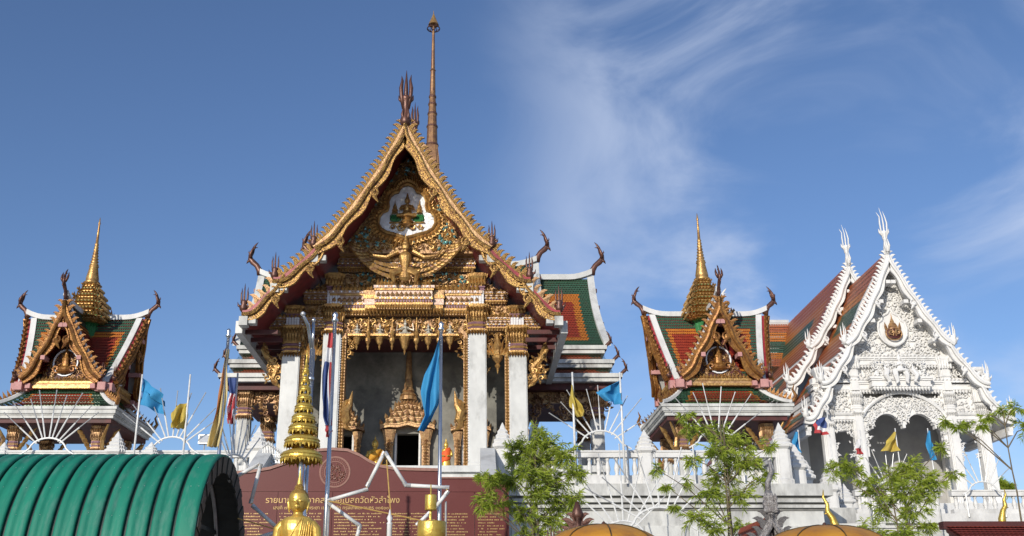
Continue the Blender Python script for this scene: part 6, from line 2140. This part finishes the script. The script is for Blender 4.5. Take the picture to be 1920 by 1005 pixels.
# ---------------------------------------------------------------- feathery bamboo trees
def feathery(name, label, u, Y, clumps, seed, dens=1.0, group='feathery bamboo trees at the terrace foot', stems=3, reach=1.0):
    rnd = random.Random(seed)
    base = Vector((at(u, 950, Y).x, Y, 0))
    t = thing(name, label, 'tree', base, group)
    tr, lf = MB(), MB()
    cl = []
    for (cu, cv_, rp) in clumps:
        r = rp * Y / 1960
        c = at(cu, cv_, Y)
        c.y += rnd.uniform(-.5, .5) * r * 1.6
        cl.append((c, r))
    topz = max(c.z for c, r in cl)
    stem = []
    for k in range(stems):
        bx_ = base.x + rnd.uniform(-.07, .07)
        by_ = base.y + rnd.uniform(-.07, .07)
        tp = topz - rnd.uniform(0, .5)
        pts = [(bx_ + .05 * math.sin(k * 2 + q * 3) * q + rnd.uniform(-.01, .01), by_ + .06 * math.cos(k * 3 + q * 2) * q, tp * q) for q in [i / 14 for i in range(15)]]
        tr.tube(pts, [.028 * (1 - .75 * i / 14) for i in range(15)], 6)
        stem.append(pts)
    for c, r in cl:
        # branch from the stem to the clump, rising outwards
        s_ = rnd.choice(stem)
        zz_ = max(.4, c.z - abs(c.x - base.x) * .7 - .15)
        i = min(range(len(s_)), key=lambda k: abs(s_[k][2] - zz_))
        p0 = Vector(s_[i])
        m_ = p0.lerp(c, .55) + Vector((0, 0, .08))
        tr.tube([p0, m_, c], [.011, .008, .004], 4)
        nt_ = int(36 * dens * max(.5, (r / .25)) ** 1.6)
        for k in range(nt_):
            d = Vector((rnd.gauss(0, 1), rnd.gauss(0, 1), rnd.gauss(0, .75)))
            d.normalize()
            tip = c + d * r * rnd.uniform(.25, 1.2)
            st = c.lerp(tip, rnd.uniform(.1, .4))
            tip.z -= .02
            tr.tube([st, st.lerp(tip, .5) + Vector((0, 0, .02)), tip], [.003, .0025, .0015], 3)
            out = (tip - st).normalized()
            for j in range(rnd.randint(12, 20)):
                q = rnd.uniform(.25, 1.0)
                o = st.lerp(tip, q)
                ld = (out * .7 + Vector((rnd.gauss(0, .55), rnd.gauss(0, .55), rnd.gauss(-.12, .45)))).normalized()
                ln = rnd.uniform(.06, .14) * reach
                w = ln * rnd.uniform(.03, .048)
                sd_ = ld.cross(Vector((rnd.gauss(0, .5), rnd.gauss(0, .5), 1))).normalized() * w
                mid_ = o + ld * ln * .45 + Vector((0, 0, .006))
                lf.add([o, mid_ + sd_, o + ld * ln - Vector((0, 0, ln * .18)), mid_ - sd_], [(0, 1, 2), (0, 2, 3)], 0 if rnd.random() < .8 else 1)
    tr.build('trunk', 'bark', t)
    lf.build('crown', ['leaf', 'leaf_dark'], t)
feathery('bamboo_tree', 'feathery bamboo tree between the granite wall and the lower rod fan', 1002, 16.5,
         [(1010, 815, 24), (990, 838, 30), (1030, 836, 32), (965, 850, 30), (1010, 862, 40), (1058, 858, 30), (985, 890, 40), (1040, 896, 38), (1078, 890, 24), (1010, 925, 36), (1060, 935, 30), (960, 905, 22), (1035, 970, 34),
          (985, 965, 30), (905, 890, 18), (920, 905, 22), (945, 895, 20), (910, 935, 22), (935, 945, 22), (900, 950, 14), (1000, 1000, 28), (1080, 990, 24), (1080, 930, 16)], 3, 1.0)
feathery('bamboo_tree', 'feathery bamboo tree in front of the tiled pavilion beside the silver gable', 1372, 16.5,
         [(1282, 775, 18), (1300, 800, 20), (1320, 800, 16), (1350, 800, 26), (1375, 830, 34), (1400, 830, 22), (1340, 850, 36), (1390, 865, 36), (1360, 890, 40), (1300, 860, 20), (1420, 870, 20), (1440, 840, 18), (1425, 905, 18),
          (1330, 925, 30), (1385, 930, 30), (1290, 900, 14), (1300, 970, 26), (1265, 950, 14), (1340, 985, 28), (1395, 985, 26), (1440, 885, 14), (1230, 880, 10), (1250, 910, 10)], 5, .78)
feathery('bamboo_tree', 'feathery bamboo tree in front of the white hall columns', 1688, 17.0,
         [(1700, 880, 32), (1670, 895, 34), (1720, 905, 32), (1650, 920, 26), (1690, 930, 36), (1735, 925, 24), (1660, 955, 28), (1705, 960, 28), (1600, 880, 24), (1580, 870, 20), (1555, 885, 16), (1620, 900, 18), (1760, 900, 18), (1785, 885, 14),
          (1640, 1000, 30), (1690, 1000, 30), (1735, 985, 22), (1610, 995, 20), (1765, 840, 12)], 9, .85)
feathery('bamboo_tree', 'thin feathery tree whose branches reach across the last white hall column', 1905, 16.0,
         [(1880, 770, 10), (1850, 780, 14), (1820, 792, 14), (1795, 800, 10), (1835, 800, 10), (1905, 765, 12), (1770, 790, 6), (1930, 800, 24)], 12, .8, stems=1)
# far dark tree beyond the hall terrace
feathery('distant_tree', 'dark tree far beyond the hall balustrade at the right', 1868, 75.0, [(1860, 914, 10), (1875, 908, 12), (1890, 914, 12)], 21, .5, None, 1, 4.0)
